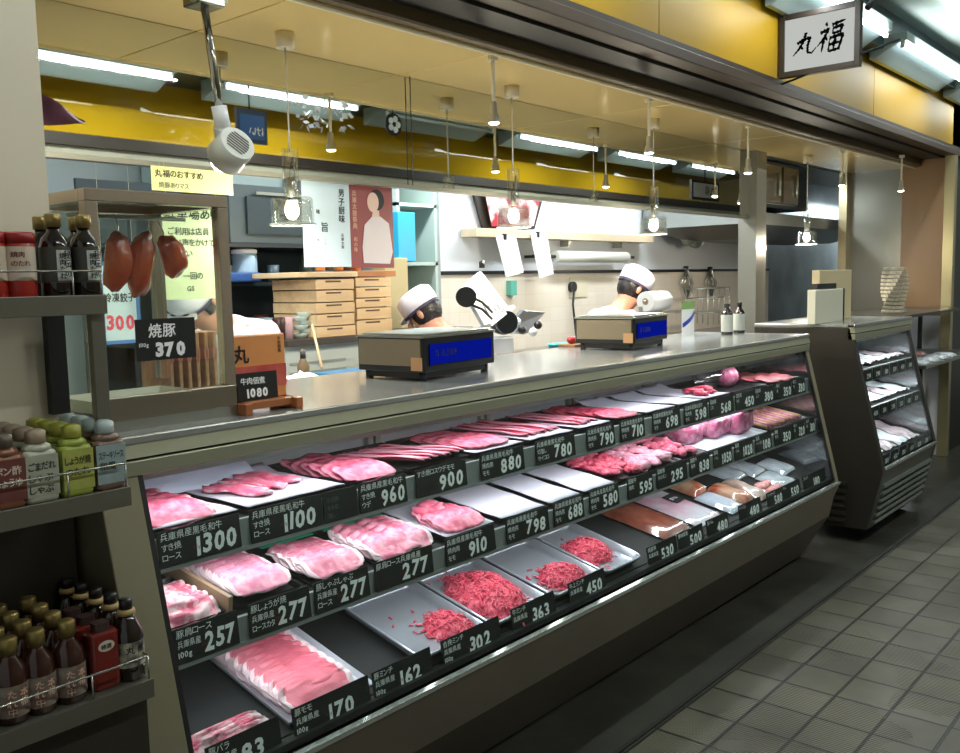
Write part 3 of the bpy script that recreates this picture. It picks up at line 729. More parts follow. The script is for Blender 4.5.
slices(T, [beef, pork], 'beef_slice', 'flat beef slice lying before the pinched folds behind the 910 card', 'flat beef slices before the folds', 5, .05, .14, w_=.2, l=.1, h=.02, wave=.006, fold=.006)
for (a, b, s) in ((2.265, 2.52, 'first, widest'), (2.535, 2.735, 'second'), (2.75, 2.97, 'third')):
    T = T1(a, b, v1=.43); tray_obj(T, 'paper', f'empty white-papered tray, the {s} of three on the middle shelf')
T = T1(2.985, 3.225, v1=.42); tray_obj(T, 'black', 'black tray heaped with dark red lumpy beef')
lumps(T, redbeef, 'beef_chunk', 'dark red crumpled beef piece behind the 595 card', 'heap of dark red beef pieces', 64, .02, .22, .03, .36, .029, .012, .014)
T = T1(3.235, 3.51, v1=.42); tray_obj(T, 'black', 'black tray heaped with very pale pink meat pieces')
lumps(T, palepk, 'meat_chunk', 'very pale pink crumpled piece behind the 295 card', 'heap of very pale pink pieces', 64, .02, .25, .03, .36, .031, .012, .014)
T = T1(3.525, 3.73, v1=.42); tray_obj(T, 'black', 'black tray of rosy meat strips left of the big ham')
lumps(T, beef, 'meat_strip', 'rosy crumpled strip behind the 838 card', 'rosy strips left of the ham', 44, .02, .19, .03, .38, .029, .012, .012)
T = T1(3.75, 4.40, v1=.42); tray_obj(T, 'white', 'wide white tray under the big pink ham blocks')
for k, (u, v, l, s) in enumerate(((.14, .19, .085, .8), (.36, .17, .085, .9), (.54, .13, .075, 1.1))):
    mb = MB(); mb.ball((0, 0, 0), 1, 18, 12)
    mb.v = [tuple((math.copysign(abs(p[0])**.45, p[0])*l*1.5, math.copysign(abs(p[1])**.5, p[1])*.075*(1+.3*noise.noise(Vector(p)*2.3+Vector((k, 0, 0)))), math.copysign(abs(p[2])**.5, p[2])*.06*s*(1+.45*noise.noise(Vector(p)*2.2)))) for p in mb.v]
    o = mb.build('ham_block', hamm, loc=(0, 0, 0)); o.matrix_world = T.at(u, v, .062*s, R(8))
    tag(o, ['leftmost rough pink ham block, darkest of the three', 'middle pink ham block with a glossy wrap', 'tallest pink ham block with a white cut rim'][k], 'ham')
T = T1(4.43, 4.95, v1=.42); tray_obj(T, 'black', 'black tray of tan and red skewers at the right of the middle shelf')
for k in range(9):
    mb = MB().cyl((0, 0, 0), (0, .34, .01), .012, .01, 8); o = mb.build('meat_skewer', [mat('skewer_tan', 'b58a66', .45, var=(14, .3)), hamm][k % 2], loc=(0, 0, 0)); o.matrix_world = T.at(.03+k*.056, .03, .016, R(-4))
    tag(o, ['tan', 'rose'][k % 2]+' skewer lying in the row right of the ham blocks', 'skewer', ['tan skewers', 'rose skewers'][k % 2])

# ================================================================== BOTTOM SHELF
r3 = [
 (1.092, 1.298, '83', ['豚バラ', PK, ''], 'in front of the pork belly at the lower left'),
 (1.338, 1.594, '170', ['豚モモ', PK, '100g'], 'in front of the rosy shingled pork on a white tray'),
 (1.607, 1.836, '162', ['豚ミンチ', PK, '100g'], 'in front of the bare black mat and first steel pan'),
 (1.882, 2.149, '302', ['合挽ミンチ', PK, '100g'], 'in front of the nearly empty steel pan of mince'),
 (2.21, 2.445, '363', ['牛ミンチ', PK, ''], 'in front of the largest mound of mince'),
 (2.528, 2.757, '450', ['牛上ミンチ', PK, ''], 'in front of the third steel pan of mince'),
 (3.061, 3.294, '530', ['焼豚用', PK, ''], 'in front of the bare black mat right of the steel pans'),
 (3.306, 3.526, '500', ['豚味噌漬', '', ''], 'in front of the reddish-brown packet'),
 (3.56, 3.767, '480', ['生ハム', '', ''], 'in front of the white packet with a black square label'),
 (3.878, 4.121, '480', ['ベーコン', '', ''], 'in front of the orange bacon packets'),
 (4.191, 4.372, '580', ['ソーセージ', '', ''], 'in front of the pinkish sausages in film'),
 (4.378, 4.60, '550', ['ハム', '', ''], 'between the sausage packet and the clear flat packs'),
 (4.645, 4.958, '180', ['コロッケ', '', ''], 'at the right end of the bottom shelf'),
]
for a, b, p, ln, lb in r3: card(a, b, 2, p, ln, f'card priced {p} ' + lb)
T2 = lambda a, b, **k: Tray(a, b, 2, **k)
T = T2(1.06, 1.31, v1=.12)
slices(T, [porkfat, fatm], 'pork_slice', 'curled pork belly slice at the lower left corner of the case', 'pork belly at the lower left', 5, .03, .075, wf=.92, l=.05, h=.004, wave=.012, rise=.8)
mb = MB()
for k in range(16): mb.box(1.06+k*.0165, 1.066+k*.0165, 1.86, 2.2, .0, .004)
T = T2(1.34, 1.63, v1=.40); tray_obj(T, 'white', 'white tray of rosy shingled pork on the bottom shelf', .018)
slices(T, [meat('pork_rosy', 'd45c72', 'e892a2', 7, .4), fatm], 'pork_slice', 'rosy pork slice with wavy white edge in the shingled row on the white tray', 'rosy shingled pork on the white tray', 24, .04, .34, w_=.225, l=.09, h=.012, wave=.009, rise=.42, u=.125)
for k, (a, b, lab) in enumerate(((1.80, 2.115, 'first steel pan from the left, nearly empty with some mince in one corner'), (2.125, 2.44, 'second steel pan, filled with the largest mound of mince'),
        (2.455, 2.765, 'third steel pan with a mound of mince at its front'), (2.775, 3.045, 'rightmost steel pan with a compact mound of mince'))):
    T = T2(a+.004, b-.004, v0=.005, v1=.38); tray_obj(T, 'steel', lab)
    if k == 0:
        mince(T, .235, .10, .085, .085, .028, 150, 'small patch of pink mince in the corner of the nearly empty steel pan', 3)
        for j in range(7):
            M = T.at(.08+.03*j, .2+.04*math.sin(j*2), .004, j)
            place(('crumb', j % 2), lambda: MB().tubeline([(0, 0, .003), (.006, .002, .004), (.011, .007, .003)], .003, 6), mince_m, 'mince_crumb', 'stray crumb of mince on the bare floor of the first steel pan', 'meat', 'stray mince crumbs', M)
    if k == 1: mince(T, .165, .175, .13, .145, .05, 420, 'largest mound of pink mince, filling the second steel pan', 5)
    if k == 2: mince(T, .185, .10, .10, .075, .042, 230, 'oval mound of pink mince at the front of the third steel pan', 8)
    if k == 3: mince(T, .13, .17, .10, .09, .045, 230, 'compact mound of pink mince in the rightmost steel pan', 11)
def packet(T, u0, u1, v0, v1, h, mt, label, cat, rz=0, deco=None):
    t = thing('food_packet', label, cat, (0, 0, 0)); w = u1-u0; d = v1-v0; t.matrix_world = T.at(u0, v0, .003, rz); ROOT[t.name] = Vector((0, 0, 0))
    mb = MB(); mb.smooth = True; sd = len(label)
    f = lambda u, v: h*(1-(2*u-1)**6)**.5*(1-(2*v-1)**6)**.5*(1+.18*noise.noise((u*4+sd, v*6, 0)))
    mb.grid(lambda u, v: (u*w, v*d, f(u, v)+.001), 20, 20); mb.grid(lambda u, v: ((1-u)*w, v*d, 0), 1, 1)
    mb.build('contents', mt, t)
    mb = MB(); mb.smooth = True; mb.grid(lambda u, v: (-.008+u*(w+.016), -.01+v*(d+.02), f(u, v)+.004+.0015*noise.noise((u*9, v*9, sd))), 16, 16)
    mb.build('film_wrap', film, t)
    if deco: deco(t, w, d, h)
    return t
browny = mat('marinade_brown', '843e30', .3, c2='a8644e', var=(16, .25), coat=.5)
orange = mat('bacon_orange', 'c8552f', .35, c2='e0b090', var=(12, .25), coat=.4)
T = T2(3.33, 3.57, v1=.4)
packet(T, .0, .22, .03, .38, .03, browny, 'long reddish-brown marinated meat packet in glossy film on the bottom shelf', 'meat packet', R(6))
T = T2(3.60, 3.86, v1=.4)
def deco_ham(t, w, d, h):
    MB().box(w*.5, w*.86, d*.5, d*.72, h*1.06+.004, h*1.06+.006).build('black_label', ink, t)
    write(MB(), '生ハム', (w*.53, d*.58, h*1.06+.0075), XN, (0, 1, 0), .022, w*.3, .02).build('label_lettering', chalk, t)
packet(T, .0, .24, .03, .38, .016, mat('pack_white', 'd6d9e2', .4, c2='dca3b4', var=(5, .2)), 'flat white packet with a black square label on the bottom shelf', 'food packet', R(4), deco_ham)
T = T2(3.90, 4.2, v1=.42)
packet(T, .0, .15, .02, .22, .02, mat('pack_pale', 'ccd3e2', .4), 'pale blue-white flat packet lying in front of the orange bacon', 'food packet', R(3))
packet(T, .02, .16, .22, .42, .04, orange, 'orange bacon block nearest the back of the case on the bottom shelf', 'bacon packet', R(6))
packet(T, .16, .28, .03, .24, .04, orange, 'orange bacon block right beside the pale flat packet', 'bacon packet', R(6))
T = T2(4.22, 4.5, v1=.42)
packet(T, .0, .1, .02, .25, .03, mat('sausage_film', 'c79a8a', .3, c2='e3cfc4', var=(14, .3)), 'narrow tan sausage packet right of the bacon', 'sausage packet')
for k in range(8):
    mb = MB(); mb.ball((0, 0, 0), .024, 12, 8, (1.3, .9, .8)); o = mb.build('sausage', mat('sausage_pink', 'd0606a', .25, c2='edc9c6', var=(20, .3)), loc=(0, 0, 0)); o.matrix_world = T.at(.13+(k % 4)*.035, .04+(k//4)*.06, .02, k)
    tag(o, 'small round pink sausage in the heap beside the clear flat packs', 'sausage', 'small pink sausages')
for k, (u0, v0) in enumerate(((4.32, .22), (4.52, .20), (4.52, .02), (4.74, .12))):
    packet(T2(u0, u0+.2, v1=.42), 0, .19, v0, v0+.17, .02, mat('clear_pack', 'a8b3bd', .25, c2='d8dde2', var=(10, .4)), ['rearmost clear flat pack near the lower right of the case', 'clear flat pack behind another, lower right of the case', 'clear flat pack directly behind the right-hand cards', 'clear flat pack in the lower right corner of the case'][k], 'food packet', R(5))

# ================================================================== LEFT RACK
CT = 1.27     # counter top height
rack = thing('bottle_rack', 'dark stainless three-tier sauce rack at the left end of the case', 'rack', (.6, 1.85, 0))
rk = mat('rack_steel', '77756a', .35, .6, bump=(30, .03)); rkd = mat('rack_dark', '3b3830', .45, .3)
TIER = [(1.70, .80), (1.745, 1.195), (1.795, 1.585)]
for k, (yf, z) in enumerate(TIER):
    MB().box(.1, .925, yf, 2.02, z-.012, z).build('shelf', rk, rack)
    MB().box(.1, .925, yf-.004, yf+.004, z-.035, z+.004).build('shelf_lip', rk, rack, bevel=.001)
    mb = MB().tubeline([(.1, yf+.002, z+.052), (.92, yf+.002, z+.052), (.92, yf+.06, z+.052)], .0022, 6)
    for x in (.3, .55, .86 if k == 2 else .8, .918): mb.cyl((x, yf+.002, z), (x, yf+.002, z+.052), .002, n=6)
    mb.build('guard_wire', mat('wire_chrome', 'b4b6ae', .25, .9), rack)
MB().box(.1, .925, 2.005, 2.02, .05, 1.15).build('back_panel', rkd, rack)
MB().box(.1, .925, 1.73, 2.0, .02, .76).build('lower_cabinet', rkd, rack)
MB().box(.898, .928, 1.81, 1.83, 1.2, 1.573).build('post', rk, rack, bevel=.002)
MB().box(.10, .13, 1.81, 1.83, 1.2, 1.573).build('post', rk, rack, bevel=.002)
b1 = at(58, 330, y=1.99).x
mb = MB().box(b1-.02, b1+.018, 1.995, 2.02, 1.33, 1.575).build('bracket', dark, rack)

def pbottle(name, prof, body, capm, caprof, labm=None, lz=None, lr=None, sq=False, text=None, tm=None, tv=True):
    """prototype bottle: body, cap and wrapped label"""
    t = thing(name, None, None)
    n = 20
    MB().lathe(prof, n=n).build('bottle_body', body, t)
    MB().lathe(caprof, n=14).build('cap', capm, t)
    if labm:
        r = lr; a, b = lz
        MB().lathe([(r, a), (r, b)], n=20, closed=False).build('bottle_label', labm, t)
        if text:
            mb = MB()
            for k, s in enumerate(text):
                # lettering bent round the label: glyph plane just off the front
                write(mb, s, (r*.35-k*r*.7 if tv else -r*.75, -r*1.02, (b-.022) if tv else (b-.02-k*.017)), XN, ZN, .017 if tv else .012, None if tv else r*1.5, .03, vertical=tv)
            mb.v = [(x, -math.sqrt(max(r*r-x*x, 0))-.0007, z) for x, y, z in mb.v]
            mb.build('label_lettering', tm or ink, t)
    return t
gold = mat('gold_cap', '8f7d4a', .3, .6); darkglass = mat('soy_glass', '1b0f0b', .08, coat=.6); brownsauce = mat('brown_sauce', '33170f', .15, coat=.4)
redjar = mat('red_jar', 'a12a20', .3); redlid = mat('red_lid', '8f1d1c', .4)
kraft = mat('dark_label', '3b3a34', .5); lgrey = mat('grey_label', 'b9beb6', .6); blk_cap = mat('black_cap', '141414', .35)
def put(proto, used, label, x, y, z, group=None, cat='bottle', rz=0, sc=None):
    o = proto if proto.name not in used else dup(proto)
    used.add(proto.name)
    o.location = (x, y, z); o.rotation_euler = (0, 0, rz)
    if sc: o.scale = (sc, sc, sc)
    return tag(o, label, cat, group)
used = set()
# top tier: two red jars and four sauce bottles with brass caps
sauce = pbottle('sauce_bottle', [(.027, 0), (.029, .004), (.029, .10), (.024, .118), (.013, .13), (.012, .142)], darkglass, gold, [(.0155, .14), (.0155, .165), (.013, .167)], kraft, (.03, .10), .0296)
for ch in list(sauce.children):
    pass
mb = MB().grid(lambda u, v: (.0302*math.sin(-.35+u*1.1), -.0302*math.cos(-.35+u*1.1), .034+v*.06), 8, 1); mb.build('front_label', lgrey, sauce)
mb = MB(); write(mb, '秘伝の', (.012, -.03, .078), XN, ZN, .018, None, .04, vertical=True); write(mb, '焼肉たれ', (.0, -.03, .078), XN, ZN, .013, None, .03, vertical=True)
mb.v = [(x, -math.sqrt(max(.031**2-x*x, 0)), z) for x, y, z in mb.v]; mb.build('label_lettering', ink, sauce)
zt = TIER[2][1]
for (px, y, lab) in ((57, 1.845, 'front left brass-capped sauce bottle on the top tier of the rack'), (87, 1.845, 'front right brass-capped sauce bottle on the top tier, at its corner')):
    put(sauce, used, lab, at(px, 285, y=y).x, y, zt)
for (px, y, lab) in ((43, 1.93, 'rear left brass-capped sauce bottle on the top tier'), (78, 1.93, 'rear right brass-capped sauce bottle on the top tier')):
    put(sauce, used, lab, at(px, 260, y=y).x, y, zt)
jar = pbottle('seasoning_jar', [(.029, 0), (.031, .004), (.031, .108), (.029, .112)], redjar, redlid, [(.032, .106), (.032, .125), (.029, .128)], mat('jar_label', 'c9b9a6', .55), (.035, .10), .0315, text=('焼肉', 'のたれ'), tm=mat('jar_ink', '6e2a24', .6), tv=False)
put(jar, used, 'red-lidded seasoning jar next to the sauce bottles on the top tier', at(20, 285, y=1.845).x, 1.845, zt, cat='jar')
put(jar, used, 'red-lidded seasoning jar cut by the frame edge on the top tier', at(-10, 285, y=1.845).x, 1.845, zt, cat='jar')
# middle tier: soft squeeze bottles
def squeeze(name, bodyc, capc, texts, tc='1c2a2a', lc=None):
    t = thing(name, None, None)
    bm_ = mat(name+'_body', bodyc, .35, coat=.2)
    mb = MB().rbox(-.029, .029, -.02, .02, 0, .09, .012); mb.build('bottle_body', bm_, t, bevel=.006)
    MB().lathe([(.026, .088), (.024, .097), (.014, .104)], sy=.75, n=18).build('shoulder', bm_, t)
    MB().lathe([(.0155, .102), (.017, .104), (.0165, .122), (.009, .126)], n=14).build('cap', mat(name+'_cap', capc, .4), t)
    mb = MB().box(-.0275, .0275, -.0207, -.0195, .012, .083); mb.build('bottle_label', mat(name+'_label', lc or bodyc, .5, var=(40, .2)), t)
    mb = MB()
    for k, s in enumerate(texts): write(mb, s, (-.024, -.0215, .058-.02*k), XN, ZN, .016, .047, .035)
    mb.build('label_lettering', mat('lbl_'+tc, tc, .6), t)
    return t
zm = TIER[1][1]
whiteb = squeeze('dressing_bottle', 'a9ab98', '8d7c66', ['ごまだれ', 'しゃぶ', 'しゃぶ'], '2c3030')
greenb = squeeze('yellow_dressing_bottle', '8d9a3a', '8a8a2c', ['しょうが焼', 'のたれ'], '2a3012', 'a6ab54')
blueb = squeeze('steak_sauce_bottle', '6c5548', 'a2aeae', ['ステーキソース', '和風'], '16221f', '93a6a6')
darkb = squeeze('dark_dressing_bottle', '7a4a30', '4c4034', ['ポン酢', 'しょうゆ'], 'd8c8b8', '6e3a34')
rows = [(darkb, 6, 'orange-brown dressing bottle'), (whiteb, 40, 'whitish sesame dressing bottle'), (greenb, 76, 'yellow-green dressing bottle'), (blueb, 109, 'grey-labelled steak sauce bottle')]
place_w = ['at the front of the middle tier', 'second in its row on the middle tier', 'third in its row on the middle tier', 'at the back of its row on the middle tier']
for pr, px, lb in rows:
    for k in range(4):
        y = 1.785+.052*k
        put(pr, used, f'{lb} {place_w[k]}', at(px, 505, y=1.785).x, y, zm, sc=1.12)
# bottom tier
zb = TIER[0][1]
sold = pbottle('soy_bottle', [(.028, 0), (.031, .004), (.031, .085), (.027, .105), (.015, .122), (.013, .135)], brownsauce, gold, [(.0165, .128), (.0165, .157), (.014, .16)], mat('soy_label', '5f3a30', .5, c2='8b8478', var=(30, .3)), (.015, .075), .0316, text=('本格', 'たれ中'), tm=mat('soyink', 'd9b9a0', .6), tv=True)
for c_, px in enumerate((12, 40, 71)):
    for k in range(4):
        y = 1.75+.066*k
        put(sold, used, f"{['leftmost', 'second', 'third'][c_]} column, {['front', 'second', 'third', 'rear'][k]} gold-capped bottle on the lower tier", at(px, 700, y=1.75).x+.004*k, y, zb)
# flat red carton-like bottle with an oval label
rbt = thing('red_sauce_bottle', None, None)
MB().rbox(-.03, .03, -.022, .022, 0, .118, .012).build('bottle_body', mat('red_body', '70201a', .25, coat=.3), rbt, bevel=.005)
MB().rbox(-.016, .016, -.014, .014, .118, .135, .008).build('cap', mat('red_cap', '3a2a26', .4), rbt)
MB().lathe([(.0001, 0), (.017, 0)], n=24, M=Matrix.Translation((0, -.0226, .09)) @ Matrix.Rotation(R(90), 4, 'X') @ Matrix.Scale(.65, 4, (0, 1, 0)), closed=False).build('oval_label', mat('oval', 'c9bfae', .6), rbt)
write(MB(), '特選', (-.011, -.0235, .085), XN, ZN, .011, .022, .04).build('label_lettering', ink, rbt)
put(rbt, used, 'dark red flat bottle with an oval cream label on the lower tier, front', at(104, 690, y=1.752).x, 1.752, zb)
for k in (1, 2): put(rbt, used, f"dark red flat bottle {['', 'directly behind the front one', 'third in its row'][k]} on the lower tier", at(104, 690, y=1.752).x, 1.752+.06*k, zb)
ponz = pbottle('black_sauce_bottle', [(.028, 0), (.031, .004), (.031, .085), (.030, .10), (.018, .124), (.015, .135)], darkglass, blk_cap, [(.0135, .144), (.0135, .165), (.011, .167)], mat('cartoon_free_label', 'b5b39a', .5, c2='3c3c38', var=(45, .25)), (.03, .082), .0316, text=('黒', '丸'), tm=ink)
MB().lathe([(.018, .134), (.0185, .14), (.016, .146)], n=16).build('cap_collar', mat('collar', 'a98f5a', .5), ponz)
for k in range(5):
    put(ponz, used, f"{['frontmost', 'second', 'third', 'fourth', 'rearmost'][k]} black sauce bottle with tan collar, right end of the lower tier", at(131, 690, y=1.752).x-.003*k, 1.752+.058*k, zb)

# ================================================================== ROAST PORK CABINET
CB = thing('roast_pork_cabinet', 'small glass cabinet with copper-toned steel frame holding roast pork', 'food cabinet', (1.19, 2.15, CT))
copper = mat('warm_steel', 'b5a695', .25, .75, bump=(20, .02))
x0, x1, y0, y1, z0, z1 = .995, 1.365, 2.0, 2.34, CT, 1.825
for (xa, ya) in ((x0, y0), (x1-.03, y0), (x0, y1-.03), (x1-.03, y1-.03)): MB().box(xa, xa+.03, ya, ya+.03, z0+.08, z1-.028).build('post', copper, CB, bevel=.002)
for (a, b, c_, d) in ((x0, x1, y0, y0+.03), (x0, x1, y1-.03, y1), (x0, x0+.03, y0+.03, y1-.03), (x1-.03, x1, y0+.03, y1-.03)):
    MB().box(a, b, c_, d, z1-.028, z1).build('top_rail', copper, CB, bevel=.002)
MB().box(x0, x1, y0, y1, z0, z0+.025).build('base', steel, CB)
MB().box(x0, x1, y0, y0+.03, z0+.025, z0+.08).build('front_sill', mat('sill_steel', '8a8272', .3, .7), CB, bevel=.002)
MB().box(x0+.02, x1-.02, y0+.02, y1-.02, z1-.006, z1).build('roof', steel, CB)
for q in ((x0+.03, x1-.03, y0+.012, y0+.015), (x0+.03, x1-.03, y1-.016, y1-.013), (x0+.012, x0+.015, y0+.03, y1-.03), (x1-.016, x1-.013, y0+.03, y1-.03)):
    MB().box(*q, z0+.08 if q[2] < y0+.02 and q[0] > x0+.02 else z0+.025, z1-.028).build('glass_panel', pane, CB)
MB().cyl((x0+.03, 2.15, z1-.05), (x1-.03, 2.15, z1-.05), .005, n=8).build('hanging_rail', steel, CB)
roast = mat('roast_glaze', 'a02410', .16, c2='d8581f', var=(16, .5), bump=(30, .4), coat=.8)
for k, (px, py, w, l, an, lb) in enumerate(((114, 261, .035, .072, 8, 'leftmost glazed roast pork piece, plump and bent'), (142, 264, .034, .084, 12, 'long middle roast pork piece hanging lowest'), (169, 257, .036, .056, -14, 'rightmost roast pork piece, shortest with a dark top'))):
    c = at(px, py, y=2.15)
    t = thing('roast_pork', lb+', on a hook in the cabinet', 'roast pork', (c.x, 2.15, c.z)); ROOT[t.name] = Vector((0, 0, 0))
    mb = MB(); mb.ball((0, 0, 0), 1, 22, 16)
    def tr(p):
        d = Vector(p); n = 1+.16*noise.noise(d*1.7+Vector((k*3, 0, 0)))+.07*noise.noise(d*5)
        z = math.copysign(abs(p[2])**.8, p[2])
        return (p[0]*w*n+.014*(1-z*z)*(1 if k != 1 else -.4), p[1]*w*.8*n, z*l*n)
    mb.v = [tr(p) for p in mb.v]; mb.build('meat_body', roast, t); t.rotation_euler = (0, R(an), 0)
    top = z1-.05-c.z
    MB().tubeline([(0, 0, l*.8), (.004, 0, l+.01), (-.002, 0, top-.006), (.0, .006, top+.008), (.004, .009, top)], .0022, 6).build('hook', steel, t)
t = thing('serving_tray', 'pale tray with sliced roast pork inside the glass cabinet', 'tray', (1.17, 2.16, z0+.04))
mb = MB(); a, b, c_, d = x0+.04, x1-.045, y0+.04, y1-.05
mb.add([(a+.02, c_+.02, z0+.03), (b-.02, c_+.02, z0+.03), (b-.02, d-.02, z0+.03), (a+.02, d-.02, z0+.03), (a, c_, z0+.065), (b, c_, z0+.065), (b, d, z0+.065), (a, d, z0+.065)], [(0, 1, 2, 3), (0, 4, 5, 1), (1, 5, 6, 2), (2, 6, 7, 3), (3, 7, 4, 0)])
mb.build('tray_body', mat('tray_cream', 'd8d2c4', .3), t, thick=.002)
mb = MB()
for k in range(5): mb.ball((1.10+k*.03, 2.15, z0+.045), .028, 12, 6, (1, .9, .3))
tag(mb.build('sliced_roast_pork', mat('sliced_roast', 'c58a6c', .4, var=(20, .3))), 'low pile of sliced roast pork on the pale tray in the cabinet', 'roast pork', kind='stuff')
def sign(name, label, cat, x0, x1, z0, z1, y, bm_, lines, tm, th=.003, lean=0, extra=None, frame=None):
    """flat notice with lettering: lines = (text, x, z, height, maxw, bold, material, vertical)"""
    t = thing(name, label, cat, (x0, y, z0)); t.rotation_euler = (lean, 0, 0); ROOT[t.name] = Vector((0, 0, 0)); w = x1-x0; h = z1-z0
    MB().box(0, w, 0, th, 0, h).build('board' if th > .0015 else 'sheet', bm_, t)
    if 'notice' in name or 'poster' in name:
        for xx in (.1*w, .9*w): MB().cyl((xx, th, h-.02), (xx, th, 2.03-z0), .0005, n=5).build('hanging_thread', cordm, t)
    for i, l in enumerate(lines):
        tx, u, v, hh, mw = l[:5]; bo = l[5] if len(l) > 5 and l[5] else .02; mt = l[6] if len(l) > 6 and l[6] else tm; ve = l[7] if len(l) > 7 else False
        write(MB(), tx, (u*w, -.001, v*h), XN, ZN, hh*h, None if ve else mw*w, bo, .05, 0, ve).build('lettering', mt, t)
    if extra: extra(t, w, h)
    return t
a = at(139, 362, y=1.985); b = at(196, 317, y=1.985)
sign('price_sign', 'black chalk sign for roast pork priced 370 on the glass cabinet front', 'price sign', a.x, b.x, a.z, b.z, 1.992, card_m, [('焼豚', .2, .58, .36, .7, .04), ('100g', .04, .34, .13, .18), ('370', .30, .10, .44, .62, .06)], chalk)

# orange gift packet on a little wooden stand with its own price card
P0 = at(238, 410, y=2.0); P1 = at(298, 410, y=2.0)
wd = mat('stand_wood', 'b06a3c', .5, var=(10, .2), stretch=(1, 6, 1))
t = thing('wooden_easel', 'small orange-brown wooden stand on the counter under the gift packet', 'stand', (P0.x, 2.0, CT))
MB().box(P0.x+.005, P1.x-.005, 1.985, 2.06, CT+.01, CT+.03).build('ledge', wd, t, bevel=.002)
for xx in (P0.x, P1.x-.03): MB().box(xx, xx+.022, 1.965, 2.09, CT, CT+.03).build('foot', wd, t, bevel=.003)
MB().box(P0.x+.03, P1.x-.035, 2.06, 2.07, CT+.02, CT+.17).build('back_rest', wd, t)
gz0 = CT+.03; gz1 = at(250, 335, y=2.03).z
t = thing('gift_packet', 'orange and red food packet with a brush-written character behind the 1080 card', 'food packet', (P0.x, 2.03, gz0))
MB().box(P0.x-.008, P1.x-.012, 2.03, 2.045, gz0, gz1).build('packet_body', mat('packet_orange', 'f0a060', .35, var=(6, .15), coat=.3), t, bevel=.004)
MB().box(P0.x-.008, P1.x-.012, 2.0285, 2.0298, gz0+.03, gz0+.09).build('red_band', mat('packet_red', 'c03a34', .35, c2='e07a6a', var=(14, .4)), t)
write(MB(), '丸', (P0.x+.012, 2.0278, gz1-.07), XN, ZN, .05, None, .05, .1).build('packet_lettering', ink, t)
write(MB(), '牛肉佃煮', (P1.x-.033, 2.0278, gz1-.018), XN, ZN, .0105, None, .02, vertical=True).build('packet_lettering', ink, t)
t2 = thing('red_packet', 'red and clear packet edge standing behind the orange gift packet', 'food packet', (P1.x, 2.05, CT)); MB().box(P1.x-.04, P1.x+.004, 2.052, 2.072, CT+.032, gz0+.10).build('packet_body', mat('packet_red2', 'd0484e', .3), t2, bevel=.004)
sign('price_sign', 'black card reading 1080 leaning on the orange packet on the counter', 'price sign', at(246, 405, y=1.98).x, at(286, 405, y=1.98).x, CT+.031, at(258, 373, y=1.99).z, 2.012, card_m, [('牛肉佃煮', .08, .60, .27, .84, .03), ('1080', .22, .12, .42, .72, .05)], chalk, lean=-.05)
# row of packets behind the cabinet
pk = mat('brown_packet', 'a0694a', .4, c2='c99a72', var=(20, .3), coat=.2)
proto = None
for k in range(6):
    xx = at(160, 390, y=2.42).x+.029*k
    if proto is None:
        proto = thing('dried_meat_packet', '', '', (xx, 2.42, CT))
        MB().box(xx, xx+.012, 2.36, 2.52, CT, CT+.2).build('packet_body', pk, proto, bevel=.003)
        MB().box(xx-.001, xx+.013, 2.36, 2.52, CT+.12, CT+.15).build('packet_band', mat('band_pink', 'd58a78', .4), proto); o = proto
    else: o = dup(proto, loc=(xx, 2.42, CT))
    tag(o, 'brown upright packet in the row seen through the pork cabinet glass', 'food packet', 'brown packets behind the pork cabinet')

# ================================================================== SCALES
blue_lcd = emit('blue_display', '0a1a9c', .45); beige = mat('scale_beige', '978a74', .3, .3)
def lerp(a, b, t): return a+(b-a)*t
def scale(label, fl, fr, corner, y_side):
    """a counter scale; corner is the near vertical edge between the beige side and the display face"""
    t = thing('weighing_scale', label, 'scale', (0, 0, 0)); ROOT[t.name] = Vector((0, 0, 0))
    w, d, h = .42, .30, .115
    z0 = .03
    MB().rbox(0, w, 0, d, z0, z0+h, .012).build('scale_body', dark, t, bevel=.003)
    MB().rbox(.02, w-.02, .02, d-.02, .008, z0, .01).build('base_skirt', dark, t)
    MB().box(-.003, .002, .012, d-.012, z0+.02, z0+h-.004).build('side_cover', beige, t, bevel=.002)
    MB().box(w-.002, w+.003, .012, d-.012, z0+.02, z0+h-.004).build('side_cover', beige, t, bevel=.002)
    MB().box(.03, w-.03, -.004, .004, z0+.022, z0+h-.022).build('display_glass', mat('display_black', '07080c', .12), t)
    mb = MB()
    MB().box(.03, w-.03, -.0055, -.004, z0+.024, z0+h-.022).build('display', blue_lcd, t)
    write(MB(), '0 0.000', (.06, -.0062, z0+.05), XN, ZN, .034, w-.12, .02).build('display_digits', mat('lcd_dark', '060a40', .4), t)
    MB().rbox(.01, w-.01, .01, d-.01, z0+h+.008, z0+h+.014, .02).build('weighing_plate', steel, t, bevel=.002)
    MB().rbox(-.005, w+.005, -.005, d+.005, z0+h, z0+h+.007, .015).build('plate_rim', steel, t)
    for x in (.03, w-.03):
        for y in (.03, d-.03): MB().cyl((x, y, 0), (x, y, z0+.002), .014, n=12).build('foot', dark, t)
    MB().box(-.006, -.002, .004, .05, z0+.006, z0+.05).build('sticker', mat('sticker_tan', 'd8a878', .5), t)
    return t
S1 = scale('larger-looking blue-display counter scale in front of the bent-over worker at the left', 0, 0, 0, 0)
c1 = at(424, 382, z=CT); S1.location = (c1.x, c1.y, CT); S1.rotation_euler = (0, 0, R(5))
S2 = dup(S1, 'farther blue-display counter scale in front of the worker by the tiled wall'); c2_ = at(634, 351, z=CT); S2.location = (c2_.x, c2_.y, CT); S2.rotation_euler = (0, 0, R(8))

